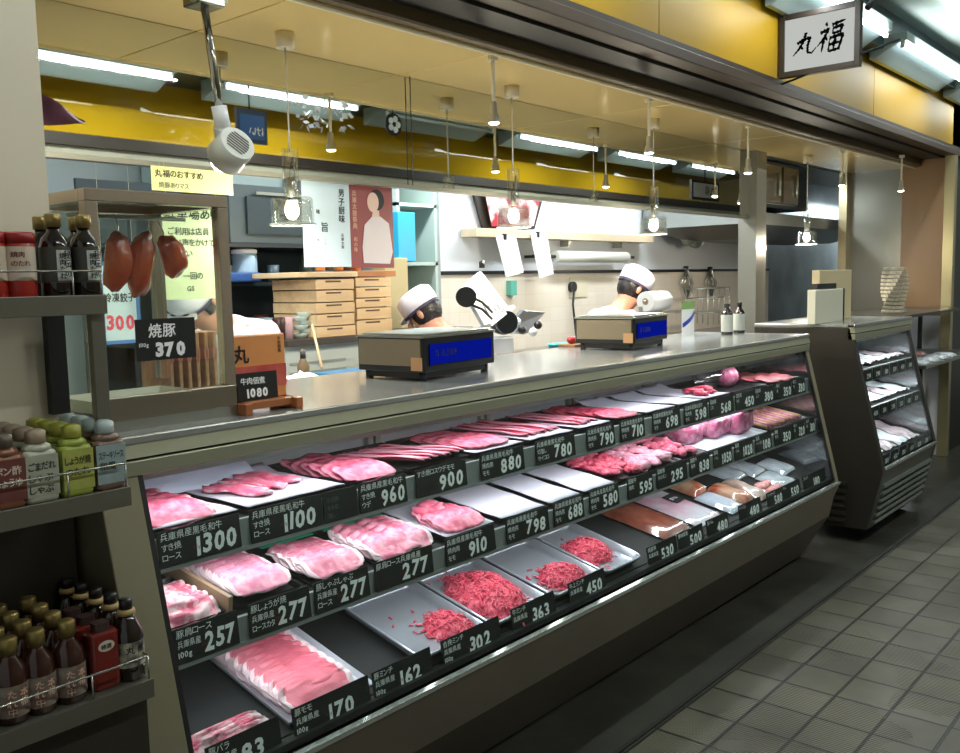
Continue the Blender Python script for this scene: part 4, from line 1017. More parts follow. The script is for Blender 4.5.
# ================================================================== SLICER AND WORK TABLE
struct_tbl = thing('work_table', 'stainless work table behind the counter holding the meat slicer', 'table', (4.1, 2.95, 0))
MB().box(3.35, 4.55, 2.68, 3.2, 1.14, 1.17).build('table_top', steel, struct_tbl, bevel=.003)
for x in (3.4, 4.5):
    for y in (2.73, 3.15): MB().cyl((x, y, 0), (x, y, 1.14), .02).build('leg', steel, struct_tbl)
wh = mat('slicer_white', 'dfe6ea', .25, .2); sg = mat('slicer_grey', '6d7176', .3, .7)
t = thing('meat_slicer', 'white and steel meat slicer with a tilted grooved carriage on the work table', 'meat slicer', (3.55, 2.8, 1.17))
A, B_, C_, D_ = at(463, 287, y=2.70), at(481, 271, y=2.84), at(510, 309, y=2.84), at(486, 328, y=2.70)     # carriage plate corners
nrm = (B_-A).cross(D_-A).normalized()
if nrm.y > 0: nrm = -nrm
MB().add([A, B_, C_, D_, A-nrm*.018, B_-nrm*.018, C_-nrm*.018, D_-nrm*.018], [(0, 1, 2, 3), (7, 6, 5, 4), (0, 4, 5, 1), (1, 5, 6, 2), (2, 6, 7, 3), (3, 7, 4, 0)]).build('carriage', wh, t, bevel=.003)
for k in range(4):
    u = .28+.14*k; a_ = A.lerp(B_, u).lerp(D_.lerp(C_, u), .25); b_ = A.lerp(B_, u).lerp(D_.lerp(C_, u), .85)
    MB().cyl(a_+nrm*.001, b_+nrm*.001, .004, n=6).build('carriage_groove', sg, t)
MB().add([D_+nrm*.03, C_+nrm*.03, C_-nrm*.03, D_-nrm*.03, D_.lerp(A, .07)+nrm*.03, C_.lerp(B_, .07)+nrm*.03, C_.lerp(B_, .07)-nrm*.03, D_.lerp(A, .07)-nrm*.03], [(0, 3, 2, 1), (4, 5, 6, 7), (0, 1, 5, 4), (2, 3, 7, 6), (1, 2, 6, 5), (0, 4, 7, 3)]).build('carriage_stop', wh, t)
p = at(466, 297, y=2.68); MB().cyl(p+Vector((-.02, -.02, 0)), p+Vector((.02, .02, 0)), .045, n=20).build('hand_wheel', dark, t)
for dz in (0, .035): MB().tubeline([p+Vector((0, 0, .01-dz)), at(482, 302+dz*200, y=2.67), at(492, 312+dz*200, y=2.67)], .006).build('guide_rod', dark, t)
p = at(482, 268, y=2.84); MB().cyl(p, p+Vector((.0, .0, .035)), .014, n=12).build('top_knob', dark, t)
p = at(505, 322, y=2.80); MB().cyl(p+Vector((-.03, -.04, 0)), p+Vector((-.01, .0, .0)), .055, n=32).build('blade', mat('blade_steel', '4c5054', .2, .9), t)
MB().cyl(p+Vector((-.008, .004, 0)), p+Vector((.03, .05, 0)), .062, n=32).build('blade_guard', sg, t)
w0, w1, w2, w3 = at(505, 330, y=2.86), at(524, 310, y=2.9), at(546, 312, y=2.94), at(528, 333, y=2.88)
MB().add([w0, w1, w2, w3, w0+Vector((0, .03, -.01)), w1+Vector((0, .03, 0)), w2+Vector((0, .03, 0)), w3+Vector((0, .03, -.01))], [(0, 1, 2, 3), (7, 6, 5, 4), (0, 4, 5, 1), (1, 5, 6, 2), (2, 6, 7, 3), (3, 7, 4, 0)]).build('receiving_wing', sg, t, bevel=.004)
p = at(500, 345, y=2.78)
MB().rbox(p.x-.16, p.x+.20, 2.70, 2.98, 1.172, 1.24, .03).build('machine_base', wh, t, bevel=.006)
MB().rbox(p.x-.09, p.x+.10, 2.76, 2.92, 1.24, 1.33, .03).build('machine_body', wh, t, bevel=.006)
MB().box(p.x-.12, p.x+.06, 2.685, 2.70, 1.215, 1.262).build('name_plate', mat('plate_red', '7a2f35', .5), t)
for k, (a, b) in enumerate(((517, 322), (522, 330), (533, 332), (538, 325), (512, 330))):
    mb = MB(); mb.ball(tuple(at(a, b, y=2.84)), .022, 12, 8); mb.build('adjust_knob', wh if k % 2 == 0 else dark, t)
# small things along the back of the counter
mb = MB(); bp_ = at(560, 338, y=2.9)
t = thing('plastic_tub', 'small turquoise plastic tub on the work table right of the slicer', 'tub', (bp_.x, 2.9, 1.17)); ROOT[t.name] = Vector((0, 0, 0))
MB().lathe([(.05, 0), (.06, .08), (.066, .082), (.064, .086), (.056, .082), (.047, .006)], n=24, sx=1.2).build('tub_body', mat('turquoise', '3cb3b8', .35), t)
t.location.z = 1.17; 
p = at(577, 346, z=CT)
t = thing('food_board', 'little wooden board with red items on the counter beside the far scale', 'board', (p.x, p.y, CT)); ROOT[t.name] = Vector((0, 0, 0))
MB().box(-.09, .09, -.05, .05, 0, .014).build('board', mat('board_wood', 'a37b55', .5, var=(12, .2)), t, bevel=.002)
for k in range(3):
    mb = MB(); mb.ball((0, 0, 0), .022, 12, 8, (1.1, 1, .8)); o = mb.build('tomato', mat('tomato_red', 'b8323a', .25), loc=(0, 0, 0)); o.location = (p.x-.05+.045*k, p.y+.01*k, CT+.032)
    tag(o, 'small red item on the little wooden board', 'tomato', 'red items on the board')
def simple_bottle(label, x, y, z, h=.15, r=.03, body=None, lab=None):
    t = thing('tall_sauce_bottle', label, 'bottle', (x, y, z)); ROOT[t.name] = Vector((0, 0, 0))
    MB().lathe([(r*.95, 0), (r, .004), (r, h*.72), (r*.8, h*.78), (r*.45, h*.86), (r*.42, h*.93)], n=18).build('bottle_body', body or darkglass, t)
    MB().lathe([(r*.5, h*.93), (r*.5, h*1.06), (r*.42, h*1.08)], n=14).build('cap', blk_cap, t)
    MB().lathe([(r*1.02, h*.1), (r*1.02, h*.68)], n=18, closed=False).build('bottle_label', lab or lgrey, t)
    return t
for k, px in enumerate((727, 739)):
    p = at(px, 333, y=2.32); simple_bottle(['left', 'right'][k]+' one of two black-capped pale-labelled bottles at the far end of the counter', p.x, 2.32, CT, .165, .033)
p = at(688, 334, y=2.5)
t = thing('detergent_bag', 'white pouch with blue stripe and green top standing at the far end of the counter', 'pouch', (p.x, 2.5, CT)); ROOT[t.name] = Vector((0, 0, 0))
mb = MB(); mb.smooth = True
mb.grid(lambda u, v: ((u-.5)*.15, -.025*math.sin(PI*u)*(1-v*.8), v*.19), 10, 10); mb.grid(lambda u, v: ((.5-u)*.15, .025*math.sin(PI*u)*(1-v*.8), v*.19), 10, 10)
mb.build('pouch_body', white, t)
mb = MB(); mb.smooth = True; mb.grid(lambda u, v: ((u-.5)*.152, -.001-.025*math.sin(PI*u)*(1-(.78+v*.22)*.8), .148+v*.043), 10, 3); mb.build('green_top', mat('pouch_green', '7fa860', .4), t)
mb = MB(); mb.smooth = True; mb.grid(lambda u, v: ((u-.5)*.14, -.002-.025*math.sin(PI*(.04+u*.92))*(1-(.3+u*.3+v*.1)*.8), .045+u*.07+v*.025), 12, 2); mb.build('blue_stripe', mat('pouch_blue', '2746b0', .4), t)
p = at(655, 301, y=2.75)
t = thing('paper_roll', 'white kitchen paper roll held sideways beside the far worker', 'paper roll', (p.x, 2.75, p.z)); ROOT[t.name] = Vector((0, 0, 0))
MB().cyl((-.11, 0, 0), (.11, 0, 0), .058, n=28).build('paper', white, t); MB().cyl((-.112, 0, 0), (.112, 0, 0), .02, n=16).build('cardboard_core', mat('core', 'a08868', .6), t)
MB().cyl((-.13, 0, 0), (.13, 0, 0), .006, n=10).build('holder_rod', steel, t); MB().box(-.12, .12, .02, .04, CT-p.z, -.03).build('holder_stand', steel, t)
p = at(708, 310, y=3.6)
t = thing('dish_rack', 'small wire dish rack near the tiled wall behind the pouch', 'rack', (p.x, 3.6, 1.2)); ROOT[t.name] = Vector((0, 0, 0))
mb = MB()
for zz in (.1, .22, .3): mb.tubeline([(-.2, -.1, zz), (.2, -.1, zz), (.2, .1, zz), (-.2, .1, zz), (-.2, -.1, zz)], .006, 6)
for xx in (-.2, -.1, 0, .1, .2):
    for yy in (-.1, .1): mb.cyl((xx, yy, 0), (xx, yy, .3), .004, n=6)
mb.build('wire_frame', steel, t)
t = thing('rear_work_counter', 'stainless worktop along the tiled wall', 'counter', (6, 3.7, 0))
MB().box(4.6, 9.2, 3.4, 3.96, 1.08, 1.12).build('worktop', steel, t); MB().box(4.65, 9.15, 3.45, 3.95, 0, 1.08).build('cupboard', steel, t)
t.location = (6, 3.7, 0)

# ================================================================== KITCHEN WALL THINGS
wood_sh = mat('pale_shelf_wood', 'd9c6a8', .45, var=(3, .15), stretch=(.3, 4, 4))
a, b = at(467, 236, y=3.94), at(645, 236, y=3.94)
t = thing('wall_shelf', 'long thin pale wooden shelf board on the white wall', 'shelf', (a.x, 3.94, a.z)); MB().box(a.x, b.x, 3.86, 3.995, 1.885, 1.94).build('shelf_board', wood_sh, t, bevel=.003)
for x in (a.x+.4, (a.x+b.x)/2, b.x-.4): MB().box(x-.01, x+.01, 3.92, 3.995, 1.84, 1.885).build('shelf_bracket', steel, t)
for k, (pa, pb) in enumerate((((495, 235), (521, 277)), ((530, 233), (551, 278)))):
    a, b = at(*pa, y=3.85), at(*pb, y=3.85)
    t = thing('hanging_paper_sheet', ['left one of two white paper sheets hanging from the wooden wall shelf', 'right one of two white paper sheets hanging from the wooden wall shelf'][k], 'paper sheet', (a.x, 3.85, b.z)); ROOT[t.name] = Vector((0, 0, 0))
    w = b.x-a.x; h = a.z-b.z
    MB().add([(0, 0, h), (w*.8, 0, h), (w, -.02, .03), (w*.3, -.02, 0)], [(0, 1, 2, 3)]).build('sheet', white, t, thick=.004)
    MB().box(w*.3, w*.42, -.008, .004, h-.03, h+.01).build('clip', dark, t)
a, b = at(550, 258, y=3.9), at(630, 260, y=3.9)
t = thing('wall_paper_roll', 'long white paper roll on a dark rod below the wooden wall shelf', 'paper roll', (a.x, 3.9, 1.77))
MB().cyl((a.x+.06, 3.9, 1.765), (b.x-.06, 3.9, 1.765), .042, n=18).build('paper', offwhite, t); MB().cyl((a.x-.2, 3.9, 1.765), (b.x+.05, 3.9, 1.765), .012, n=10).build('rod', dark, t)
for x in (a.x-.17, b.x+.02): MB().box(x, x+.03, 3.9, 4.0, 1.755, 1.775).build('bracket', dark, t)
# trapezoid meat poster
a = at(477, 198, y=3.93); b = at(548, 200, y=3.93); c_ = at(538, 229, y=3.93); d = at(487, 229, y=3.93)
def poster_mat(name, bg, spots):
    m = mat(name, bg, .4, c2=spots, var=(9, .12)); return m
t = thing('meat_poster', 'dark-framed poster with pink meat pictures, upper middle of the white wall', 'poster', (a.x, 3.93, d.z)); ROOT[t.name] = Vector((a.x, 3.93, d.z))
MB().add([(a.x, 3.96, a.z+.05), (b.x, 3.96, b.z+.05), (c_.x, 3.96, c_.z), (d.x, 3.96, d.z)], [(0, 3, 2, 1)]).build('frame', darkwood, t, thick=.02)
MB().add([(a.x+.08, 3.93, a.z+.04), (b.x-.08, 3.93, b.z+.04), (c_.x-.05, 3.93, c_.z+.02), (d.x+.05, 3.93, d.z+.02)], [(0, 3, 2, 1)]).build('picture', poster_mat('meat_print', 'e8c9c6', 'a8283a'), t)
p = at(571, 291, y=3.98)
t = thing('wall_outlet', 'wall socket with a black plug and hanging cable on the tiled wall', 'socket', (p.x, 3.98, p.z)); ROOT[t.name] = Vector((0, 0, 0))
MB().box(-.02, .22, -.004, .004, -.05, .1).build('socket_plate', mat('socket_cream', 'd9d0b8', .4), t, bevel=.003); MB().cyl((0, -.03, .03), (0, 0, .03), .04, n=16).build('plug', dark, t)
MB().tubeline([(0, -.03, .0), (-.02, -.03, -.1), (.0, -.03, -.22), (.02, -.03, -.35)], .008).build('cable', dark, t)
p = at(511, 288, y=3.97); t = thing('soap_dispenser', 'small teal dispenser on the tiled wall behind the slicer', 'dispenser', (p.x, 3.97, p.z)); ROOT[t.name] = Vector((0, 0, 0))
MB().rbox(-.035, .035, -.03, .02, -.05, .05, .01).build('dispenser_body', mat('teal_soap', '5fae9d', .3), t); MB().box(-.012, .012, -.025, -.01, -.065, -.05).build('spout', white, t)
for k, px in enumerate((687, 711)):
    p = at(px, 283, y=3.95)
    t = thing('wall_trivet', ['left', 'right'][k]+' diamond-shaped metal trivet hanging on the tiled wall', 'trivet', (p.x, 3.95, p.z)); ROOT[t.name] = Vector((0, 0, 0))
    s = .13
    mb = MB(); 
    for q in (s, s*.55): mb.tubeline([(0, 0, q), (q*.8, 0, 0), (0, 0, -q), (-q*.8, 0, 0), (0, 0, q)], .012, 6)
    mb.build('wire_diamond', steel, t); MB().cyl((0, .03, s+.01), (0, -.01, s+.01), .012, n=8).build('hook', dark, t)
# shiny crumpled pot cluster beside the hood
p = at(696, 239, y=3.8)
t = thing('hanging_ladle_cluster', 'cluster of shiny ladles and strainers hanging left of the hood', 'kitchen utensils', (p.x, 3.8, p.z)); ROOT[t.name] = Vector((0, 0, 0))
for k in range(5):
    MB().lathe([(.001, -.06), (.05, -.045), (.075, 0), (.078, .002), (.07, 0), (.04, -.04), (.001, -.052)], (-.13+.065*k, .02*(k % 2), .03*math.sin(k*2)), 18).build('ladle_bowl', steel, t)
    MB().tubeline([(-.13+.065*k, .02*(k % 2), 0), (-.13+.065*k, .04, .12), (-.12+.065*k, .06, .15)], .006, 6).build('ladle_handle', steel, t)
MB().cyl((-.2, .06, .15), (.2, .06, .15), .008, n=8).build('hanging_bar', steel, t)
# hood
t = thing('extractor_hood', 'wide stainless extractor hood over the stove at the right of the kitchen', 'hood', (8.2, 3.4, 2.0))
hd = mat('hood_steel', '9a9f9d', .3, .75, bump=(5, .08))
MB().prism([(3.05, 2.0), (3.05, 2.09), (3.95, 2.24), (3.98, 2.24), (3.98, 2.0)], 6.75, 9.6).build('hood_skirt', hd, t)
MB().add([(6.75, 3.05, 2.0), (9.6, 3.05, 2.0), (9.3, 3.35, 1.90), (7.2, 3.35, 1.90), (6.75, 3.98, 2.0), (9.6, 3.98, 2.0), (9.3, 3.8, 1.90), (7.2, 3.8, 1.90)], [(0, 1, 2, 3), (4, 7, 6, 5), (0, 3, 7, 4), (1, 5, 6, 2), (3, 2, 6, 7)]).build('grease_tray', mat('hood_under', '55504a', .3, .7), t)
MB().box(7.6, 8.8, 3.4, 3.95, 2.2, 2.6).build('duct', hd, t)
# tall steel fridge behind, dark store area
t = thing('hanging_cabinet', 'two-door stainless cabinet high up above the hood', 'cabinet', (9.9, 3.2, 0))
f0, f1 = at(762, 200, y=3.0).x, at(796, 200, y=3.0).x
t.location = ((f0+f1)/2, 3.0, 0); ROOT[t.name] = Vector(t.location)
struct('trim_15', MB().box(6.7, 14, 2.95, 3.0, 2.52, 2.66), mat('dark_soffit2', '2e2a25', .5))
MB().box(f0, f1, 3.0, 3.04, 2.16, 2.47).build('cabinet_body', mat('fridge_body', '5b5850', .35, .5), t)
for a, b in ((f0+.02, (f0+f1)/2-.03), ((f0+f1)/2+.02, f1-.02)):
    MB().box(a, b, 2.975, 3.0, 2.17, 2.45).build('door', mat('fridge_door', '8b877b', .25, .8, bump=(6, .04)), t)
    MB().cyl((b-.06, 2.96, 2.22), (b-.06, 2.96, 2.40), .01).build('door_handle', steel, t)

# ================================================================== PENDANTS AND SPOTS
canm = mat('canopy_white', 'cfc8b0', .35); cordm = mat('cord_white', 'd9d6c8', .5)
def pendant(x, y, ztop, zb, label, group):
    t = thing('glass_pendant_lamp', label, 'pendant lamp', (x, y, zb), group); ROOT[t.name] = Vector((0, 0, 0)); h = ztop-zb
    MB().cyl((0, 0, h-.055), (0, 0, h), .034, n=20).build('canopy', canm, t)
    MB().cyl((0, 0, .26), (0, 0, h-.055), .0035, n=6).build('cord', cordm, t)
    MB().lathe([(.028, .10), (.030, .27), (.026, .272)], n=18, closed=False).build('glass_stem', lampglass, t)
    MB().lathe([(.03, .102), (.070, .098), (.076, .090), (.080, 0), (.074, .0), (.068, .086), (.03, .09)], n=26, closed=False).build('glass_shade', lampglass, t)
    MB().lathe([(.078, -.002), (.084, -.002), (.084, .003), (.078, .003)], n=26, closed=False).build('shade_rim', mat('glass_rim', 'dfe6e2', .1), t)
    MB().cyl((0, 0, .10), (0, 0, .17), .014, n=12).build('socket', steel, t)
    MB().cyl((.018, 0, .13), (.018, 0, .24), .003, n=6).build('chrome_rod', steel, t)
    mb = MB(); mb.ball((0, 0, .05), .026, 14, 10, (1, 1, 1.25)); mb.build('bulb', bulb, t)
    return t
pl = ['near glass pendant lamp left, behind the tilted spot lamp', 'glass pendant lamp in front of the meat poster', 'glass pendant lamp above the far worker', 'far glass pendant lamp in front of the hood']
for k, (x, zb) in enumerate(((2.13, 1.82), (3.43, 1.85), (4.73, 1.85), (7.05, 1.83))):
    pendant(x, 2.72, 2.5, zb, pl[k], 'glass pendants over the counter')
    l = bpy.data.lights.new('pendant_light', 'POINT'); l.energy = 18; l.color = (1, .88, .7); l.shadow_soft_size = .03
    o = bpy.data.objects.new('pendant_light', l); col.objects.link(o); o.location = (x, 2.72, zb+.01)
def spot(px, py, y, label, tilt=0, ztop=2.5, L_=None, en=5):
    p = at(px, py, y=y)
    t = thing('ceiling_spot_lamp', label, 'spot lamp', (p.x, y, p.z), 'small spot lamps along the ceiling edge'); ROOT[t.name] = Vector((0, 0, 0)); h = ztop-p.z
    MB().cyl((0, 0, .07), (0, 0, h), .007, n=10).build('stem', canm, t)
    M = Matrix.Rotation(tilt, 4, 'Y')
    MB().lathe([(.008, .085), (.014, .08), (.015, .035), (.021, .03), (.024, 0)], n=20, M=M, closed=False).build('lamp_head', mat('spot_head', 'b9b5a4', .3, .4), t)
    MB().lathe([(.0001, -.008), (.018, -.005), (.0225, .001)], n=18, M=M, closed=False).build('light_disc', led, t)
    MB().cyl((0, 0, h-.02), (0, 0, h), .02, n=14).build('mount', canm, t)
    l = bpy.data.lights.new('spot_light', 'SPOT'); l.energy = en*4; l.color = (1, .93, .82); l.spot_size = R(75); l.spot_blend = .6; l.shadow_soft_size = .025
    o = bpy.data.objects.new('spot_light', l); col.objects.link(o); o.location = (p.x, y, p.z-.01); o.rotation_euler = (0, tilt, 0)
    return t
spot(494, 123, 2.42, 'small spot lamp at the ceiling edge left of the middle pendants')
spot(649, 153, 2.42, 'small spot lamp at the ceiling edge just above the third pendant')
spot(748, 173, 2.42, 'small spot lamp at the ceiling edge right of the third pendant')
spot(842, 186, 2.42, 'tilted small spot lamp in front of the narrow bright post', R(15))
spot(901, 191, 2.25, 'farthest small spot lamp, in front of the wood-coloured panel', ztop=2.52)
# big heat lamp on a pole
hl = thing('counter_work_lamp', 'large white cylindrical lamp on a chrome pole, tilted over the pork cabinet', 'lamp', (1.6, 2.45, 1.95)); ROOT[hl.name] = Vector((0, 0, 0)); hl.location = (0, 0, 0)
LY = 2.2; pt = at(204, 4, y=LY); pb = at(220, 112, y=LY); pj = at(224, 132, y=LY); lt = at(238, 143, y=LY-.06); lb_ = at(216, 168, y=LY+.05)
MB().cyl(pt, pb, .011, n=14).build('pole', mat('pole_chrome', 'b0b0a8', .12, 1), hl)
MB().box(pt.x-.04, pt.x+.04, LY-.04, LY+.04, pt.z-.01, pt.z+.03).build('ceiling_clamp', mat('clamp_chrome', '8f8c80', .2, .9), hl, bevel=.004)
MB().cyl((pt.x, LY, pt.z+.02), (pt.x, LY, 2.58), .014, n=12).build('ceiling_stem', dark, hl); MB().cyl((pt.x-.05, LY-.02, pt.z+.01), (pt.x+.05, LY-.02, pt.z+.02), .018).build('clamp_screw', steel, hl)
MB().cyl(pb+(pb-pj)*.3, pj, .021, n=18).build('lamp_neck', white, hl)
MB().cyl(pj+Vector((-.012, -.01, .01)), pj+Vector((.0, .0, -.03)), .024, n=16).build('pivot', mat('pivot_grey', 'b8bab4', .3, .3), hl)
ax = (lb_-lt).normalized(); lt2 = lt-ax*.0
MB().cyl(lt2, lt2+ax*.075, .050, .053, n=30).build('lamp_shade', mat('shade_white', 'd6d8ce', .3), hl)
MB().cyl(lt2+ax*.075, lt2+ax*.077, .046, n=28).build('light_face', emit('lamp_face', 'fff6e4', 16), hl)
mb = MB(); a_ = ax.orthogonal().normalized(); b_ = ax.cross(a_)
for k in range(-3, 4):
    hw = math.sqrt(.04**2-(k*.009)**2)*.8
    mb.tubeline([lt2-ax*.001+a_*k*.009-b_*hw, lt2-ax*.001+a_*k*.009+b_*hw], .0018, 5)
mb.build('vent_slots', mat('slot_grey', '6e706a', .5), hl)
MB().lathe([(.0001, 0), (.04, 0)], n=4).v
mb = MB(); mb.ball(tuple(lt2+ax*.085), .034, 14, 10); mb.build('lamp_bulb', emit('lamp_bulb_glow', 'fff6e4', 22), hl)
l = bpy.data.lights.new('lamp_light', 'SPOT'); l.energy = 10; l.color = (1, .9, .75); l.spot_size = R(110); l.shadow_soft_size = .04
o = bpy.data.objects.new('lamp_light', l); col.objects.link(o); o.location = lt2+ax*.125; o.rotation_euler = (ax).to_track_quat('-Z', 'Y').to_euler()

# ================================================================== SHOP SIGN AND AISLE DECOR
t = thing('shop_sign', 'framed white sign with two brush-written characters hung over the aisle', 'sign', (4.99, 1.88, 2.66)); ROOT[t.name] = Vector((0, 0, 0)); t.location = (5.0, 2.09, 2.665)
w, h = .43, .33
for a in ((0, .03), (w-.03, w)): MB().box(-.02, .02, -a[1], -a[0], 0, h).build('frame_side', darkwood, t, bevel=.002)
for a in ((0, .03), (h-.03, h)): MB().box(-.02, .02, -w+.03, -.03, *a).build('frame_rail', darkwood, t, bevel=.002)
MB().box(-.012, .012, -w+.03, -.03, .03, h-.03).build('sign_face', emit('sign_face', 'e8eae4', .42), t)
ink2 = mat('brush_ink', '050506', .9, spec=0)
MARU = [[(.38, .98), (.36, .65), (.22, .32), (.0, .05)], [(.08, .55), (.3, .68), (.62, .74), (.58, .42), (.64, .12), (.84, .06), (1.0, .28)], [(.2, .44), (.42, .28)]]
FUKU = [[(.16, .98), (.26, .86)], [(.0, .66), (.34, .76), (.18, .46), (-.04, .22)], [(.2, .5), (.19, .0)], [(.24, .5), (.36, .38)], [(.44, .88), (.98, .98)],
        [(.5, .76), (.9, .82), (.84, .62), (.54, .58), (.5, .76)], [(.44, .44), (.98, .52), (.9, .04), (.48, .0), (.44, .44)], [(.69, .48), (.67, .02)], [(.47, .22), (.92, .27)]]
def brush(mb, strokes, o, ux, uz, w, h, t0=.05):
    o = Vector(o); ux = Vector(ux)*w; uz = Vector(uz)*h
    for st in strokes:
        pts = []
        for a, b in zip(st, st[1:]): pts += [(a[0]+(b[0]-a[0])*k/6, a[1]+(b[1]-a[1])*k/6) for k in range(6)]
        pts.append(st[-1]); n = len(pts); vs = []
        for i_, p in enumerate(pts):
            q = pts[min(i_+1, n-1)]; p_ = pts[max(i_-1, 0)]; dx, dy = q[0]-p_[0], q[1]-p_[1]; L_ = math.hypot(dx, dy) or 1
            wd2 = t0*(.55+.6*math.sin(i_*1.3+len(st))**2)*(1-.75*(i_/max(1, n-1))**3)
            nx, ny = -dy/L_*wd2, dx/L_*wd2
            for sg_ in (1, -1): vs.append(o+ux*(p[0]+nx*sg_+.22*p[1])+uz*(p[1]+ny*sg_))
        mb.add(vs, [(2*i_, 2*i_+1, 2*i_+3, 2*i_+2) for i_ in range(n-1)])
mb = MB(); brush(mb, MARU, (-.0135, -.075, .10), (0, -1, 0), ZN, .12, .12, .08); brush(mb, FUKU, (-.0135, -.205, .10), (0, -1, 0), ZN, .125, .15, .07); mb.build('sign_lettering', ink2, t)
mb = MB(); brush(mb, MARU, (.0135, -w+.07, .10), (0, 1, 0), ZN, .105, .105); brush(mb, FUKU, (.0135, -w+.21, .10), (0, 1, 0), ZN, .115, .145); mb.build('sign_lettering', ink2, t)
for y in (-.03, -.40): MB().cyl((0, y, h), (0, y, .66), .008, n=8).build('hanger_rod', dark, t)
MB().cyl((0, .0, -.03), (0, -.62, .10), .006, n=8).build('cross_rod', dark, t)
MB().cyl((0.02, -.45, .29), (.06, -.47, .33), .016, n=10).build('bulldog_clip', dark, t)
# notes stuck to the yellow panel
tag(MB().box(3.79, 3.90, 2.096, 2.099, 2.88, 2.98).build('taped_note', mat('yellowed_note', 'd6bd6a', .5)), 'small pale taped note on the yellow panel over the case', 'note')
# things that hang across the aisle and show in the mirror
t = thing('blue_hanging_sign', 'small blue hanging sign seen in the mirror beside the big spot lamp', 'sign', (4.05, .24, 2.62)); ROOT[t.name] = Vector((0, 0, 0))
MB().box(-.12, .14, -.01, .01, .0, .24).build('sign_frame', mat('sign_navy', '1b2c4a', .4), t); MB().box(-.095, .115, .0105, .013, .03, .2).build('sign_face', mat('sign_blue', '1d5aa0', .4), t)
write(MB(), 'けい', (.10, .0145, .06), (-1, 0, 0), ZN, .07, .16, .04).build('sign_lettering', chalk, t)
MB().cyl((0, 0, .24), (0, 0, .8), .006, n=6).build('hanger', dark, t)
t = thing('purple_banner', 'purple-pink cloth pennant at the far left, seen in the mirror', 'banner', (2.5, .24, 2.5)); ROOT[t.name] = Vector((0, 0, 0))
mb = MB(); mb.smooth = True; mb.grid(lambda u, v: (-.1+u*.44, .03*math.sin(u*9+v*3), .06+v*(.28-.26*u)+.06*u), 12, 8); mb.build('cloth', mat('purple_cloth', '7a4660', .7, c2='4a2438', var=(6, .4)), t)
MB().cyl((-.1, 0, .34), (-.1, 0, .9), .006, n=6).build('hanger', dark, t)
t = thing('paper_flower_garland', 'white and silver paper flower garland seen in the mirror near the second tube lamp', 'garland', (4.7, .3, 2.95)); ROOT[t.name] = Vector((0, 0, 0))
mb = MB(); q = random.Random(4)
for k in range(46):
    c = Vector((q.uniform(-.26, .26), q.uniform(-.05, .05), q.uniform(-.12, .08)-.1*abs(q.random())))
    d = Vector((q.uniform(-1, 1), q.uniform(-1, 1), q.uniform(-1, 1))).normalized(); e = d.orthogonal().normalized(); f = d.cross(e); s = q.uniform(.018, .035)
    mb.add([c+e*s, c+f*s, c-e*s, c-f*s], [(0, 1, 2, 3)])
mb.build('paper_petals', white, t, thick=.002); MB().cyl((0, 0, 0), (0, 0, .35), .004, n=6).build('hanger', dark, t)
t = thing('black_white_rosette', 'round black and white rosette seen in the mirror right of the garland', 'decoration', (5.42, .3, 2.9)); ROOT[t.name] = Vector((0, 0, 0))
MB().cyl((0, -.01, 0), (0, .01, 0), .09, n=24).build('rosette_disc', ink, t)
for k in range(5): MB().cyl((.045*math.cos(k*1.26), .011, .045*math.sin(k*1.26)), (.045*math.cos(k*1.26), .016, .045*math.sin(k*1.26)), .026, n=12).build('white_petal', white, t)
MB().cyl((0, 0, .09), (0, 0, .4), .004, n=6).build('hanger', dark, t)
t = thing('small_framed_sign', 'small framed sign of the shop seen at the right end of the mirror', 'sign', (11.05, .25, 2.58)); ROOT[t.name] = Vector((0, 0, 0))
MB().box(-.38, .38, -.02, .01, 0, .24).build('frame', darkwood, t); MB().box(-.33, .33, .01, .014, .03, .21).build('sign_face', white, t)
write(MB(), '丸福', (.24, .016, .08), (-1, 0, 0), ZN, .13, .5, .01).build('sign_lettering', ink, t); MB().cyl((0, 0, .24), (0, 0, .7), .008, n=6).build('hanger', dark, t)
# thin rod hanging from the shop ceiling
p = at(410, 84, y=2.91); tag(MB().cyl((p.x, 2.91, 2.03), (p.x, 2.91, 2.5), .0022, n=8).build('thin_rod', dark), 'thin dark rod hanging in front of the mirror left of the second pendant', 'rod')

# ================================================================== NOTICES UNDER THE MIRROR
pinkb = mat('poster_maroon', '8e4a4c', .4)
yn = mat('yellow_note', 'dfe29a', .55); gn = mat('green_note', 'b9c8a0', .55)
a, b = at(152, 190, y=2.9), at(232, 168, y=2.9)
sign('yellow_notice', 'yellow handwritten notice hanging at the mirror edge above the pork cabinet', 'notice', a.x, b.x, a.z, 2.015, 2.9, yn, [('丸福のおすすめ', .04, .58, .34, .92, .04), ('焼豚ありマス', .08, .14, .26, .8, .02, chalkdim)], ink, th=.001)
a, b = at(165, 300, y=2.9), at(222, 200, y=2.9)
sign('green_notice', 'pale green handwritten notice seen through the right of the pork cabinet', 'notice', a.x, b.x, a.z, b.z, 2.9, gn, [('駐車場あり', .06, .80, .13, .88, .03), ('ご利用は店員', .1, .64, .08, .8), ('にお声をかけて', .1, .53, .08, .8), ('ください', .1, .42, .08, .5), ('一回の', .3, .2, .08, .4), ('GS', .35, .08, .07, .3)], ink, th=.001)
a, b = at(103, 345, y=2.95), at(137, 262, y=2.95)
def blueframe(t, w, h):
    mb = MB(); e = .012
    for q in ((0, w, 0, e), (0, w, h-e, h), (0, e, 0, h), (w-e, w, 0, h)): mb.box(q[0], q[1], -.002, 0, q[2], q[3])
    mb.build('blue_border', mat('border_blue', '4a78b8', .5), t)
